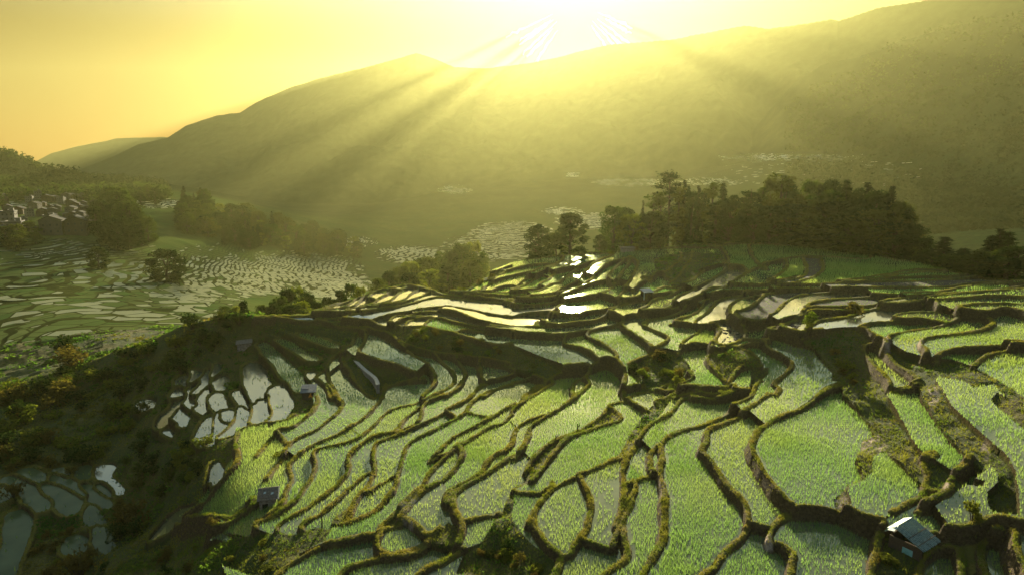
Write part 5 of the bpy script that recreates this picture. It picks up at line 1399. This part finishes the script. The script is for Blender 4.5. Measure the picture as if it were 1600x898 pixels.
clods([(1270, 500), (1282, 490), (1325, 488), (1318, 498), (1280, 503)], 20, 3, 'dark clods right of the yellow shrub', 'small dark mud clod in the bright water right of the twiggy shrub')
# the village on the left
VW = [plain_mat('brown_earth_wall', (0.036, 0.027, 0.019), (0.066, 0.051, 0.036), .9, .5, .2), plain_mat('grey_block_wall', (0.048, 0.041, 0.034), (0.084, 0.072, 0.060), .9, .5, .2), plain_mat('pale_rendered_wall', (0.078, 0.069, 0.060), (0.126, 0.114, 0.096), .85, .4, .1), plain_mat('reddish_brick_wall', (0.051, 0.031, 0.022), (0.084, 0.053, 0.036), .9, .6, .2)]
VR = [plain_mat('dark_tile_roof', (0.011, 0.010, 0.008), (0.022, 0.019, 0.017), .85, .8, .4), plain_mat('brown_tile_roof', (0.016, 0.012, 0.009), (0.029, 0.022, 0.017), .85, .8, .4), plain_mat('pale_flat_roof', (0.021, 0.020, 0.018), (0.036, 0.034, 0.030), .85, .5, .1)]
GLASS = plain_mat('dark_pane', (.02, .022, .024), (.04, .042, .045), .15, 2)
def house(kind, w, l, h):
    """kind: 0-3 wall colour, gable roof or flat roof"""
    t = thing('village_house', '', 'house', (0, 0, 0)); flat_roof = kind == 2
    part('wall', [box(w, l, h+2, (0, 0, -2))], VW[kind], t)
    if flat_roof:
        rf = part('roof', [box(w+.5, l+.5, .35, (0, 0, h+.003))], VR[2], t)
        part('parapet', [box(w+.4, .2, .7, (0, -l/2-.1, h+.356)), box(.2, l, .7, (-w/2-.1, .05, h+.356)), box(.2, l, .7, (w/2+.1, .05, h+.356))], VW[2], rf)
        part('stair_head', [box(2.4, 2.4, 2.2, (w*.2, l*.2, h+.356))], VW[2], rf)
    else:
        rz = h+w*.22
        rf = part('roof', [slab((-w/2-.6, -l/2-.6, h-.1), (-w/2-.6, l/2+.6, h-.1), (0, l/2+.6, rz), (0, -l/2-.6, rz), .2), slab((w/2+.6, -l/2-.6, h-.1), (w/2+.6, l/2+.6, h-.1), (0.005, l/2+.6, rz), (0.005, -l/2-.6, rz), .2)], VR[kind % 2], t)
        part('ridge', [box(.3, l+1.2, .18, (0, 0, rz-.03))], VR[1-kind % 2], rf)
        part('gable', [slab((-w/2+.05, -l/2+.02, h+.01), (w/2-.05, -l/2+.02, h+.01), (.05, -l/2+.02, rz-.15), (-.05, -l/2+.02, rz-.15), .2)], VW[kind], t)
    for fl in range(int(h//3)):
        for k in (-1, 0, 1):
            wi = part('window', [box(1.1, .08, 1.4, (k*w*.30, -l/2-.04, .9+fl*3))], WOOD, t); part('pane', [box(.85, .05, 1.1, (k*w*.30, -l/2-.085, 1.05+fl*3))], GLASS, wi)
        for k in (-1, 1):
            wi = part('window', [box(.08, 1.1, 1.4, (w/2+.04, k*l*.25, .9+fl*3))], WOOD, t); part('pane', [box(.05, .85, 1.1, (w/2+.085, k*l*.25, 1.05+fl*3))], GLASS, wi)
    return t
HP = [house(0, 8, 10, 6), house(1, 9, 10, 7), house(2, 8, 9, 9), house(3, 8, 9, 6)]
HS_ = [(84, 366, 24, 1, 'wide grey house with dark windows at the lower edge of the village'), (122, 365, 26, 0, 'wide brown house with a tiled roof, last at the lower right of the village'), (26, 372, 19, 2, 'white flat-roofed house at the lower left of the village'), (16, 352, 16, 2, 'narrow pale house behind the white flat-roofed one')]
for u, v, wpx, k, lb in HS_:
    p = far_hit(u, v); d = math.hypot(p[0], p[1]); s = wpx*d/FPX/9.0
    o = use(HP[k], tuple(p), math.radians(25), (s, s, s)); tag(o, lb, None, 'houses of the village')
rh_ = np.random.default_rng(8); pts = [(u, v) for u, v, *_ in HS_]; KD = ['brown earth-walled house', 'grey block house', 'pale flat-roofed house', 'reddish brick house']; vh = {0: [], 1: [], 2: [], 3: []}; tries = 0
while len(pts) < 62 and tries < 4000:
    tries += 1
    u, v = rh_.uniform(0, 182), rh_.uniform(306, 366)
    if v > 352+8*math.sin(u) and u > 140: continue
    if any(abs(u-a)/9+abs(v-b)/5 < 1 for a, b in pts): continue
    pts.append((u, v)); p = far_hit(u, v); d = math.hypot(p[0], p[1]); s = rh_.uniform(10, 15)*(.72+.28*(v-306)/60)*d/FPX/9.0; k = int(rh_.choice([0, 1, 1, 3, 0, 0, 3, 2], 1)[0])
    o = use(HP[k], tuple(p), math.radians(rh_.uniform(5, 50)), (s, s, s*rh_.uniform(.8, 1.1))); vh[k].append(o)
for k, ob in vh.items(): name_row(ob, KD[k], 'in the crowded village', 'houses of the village')
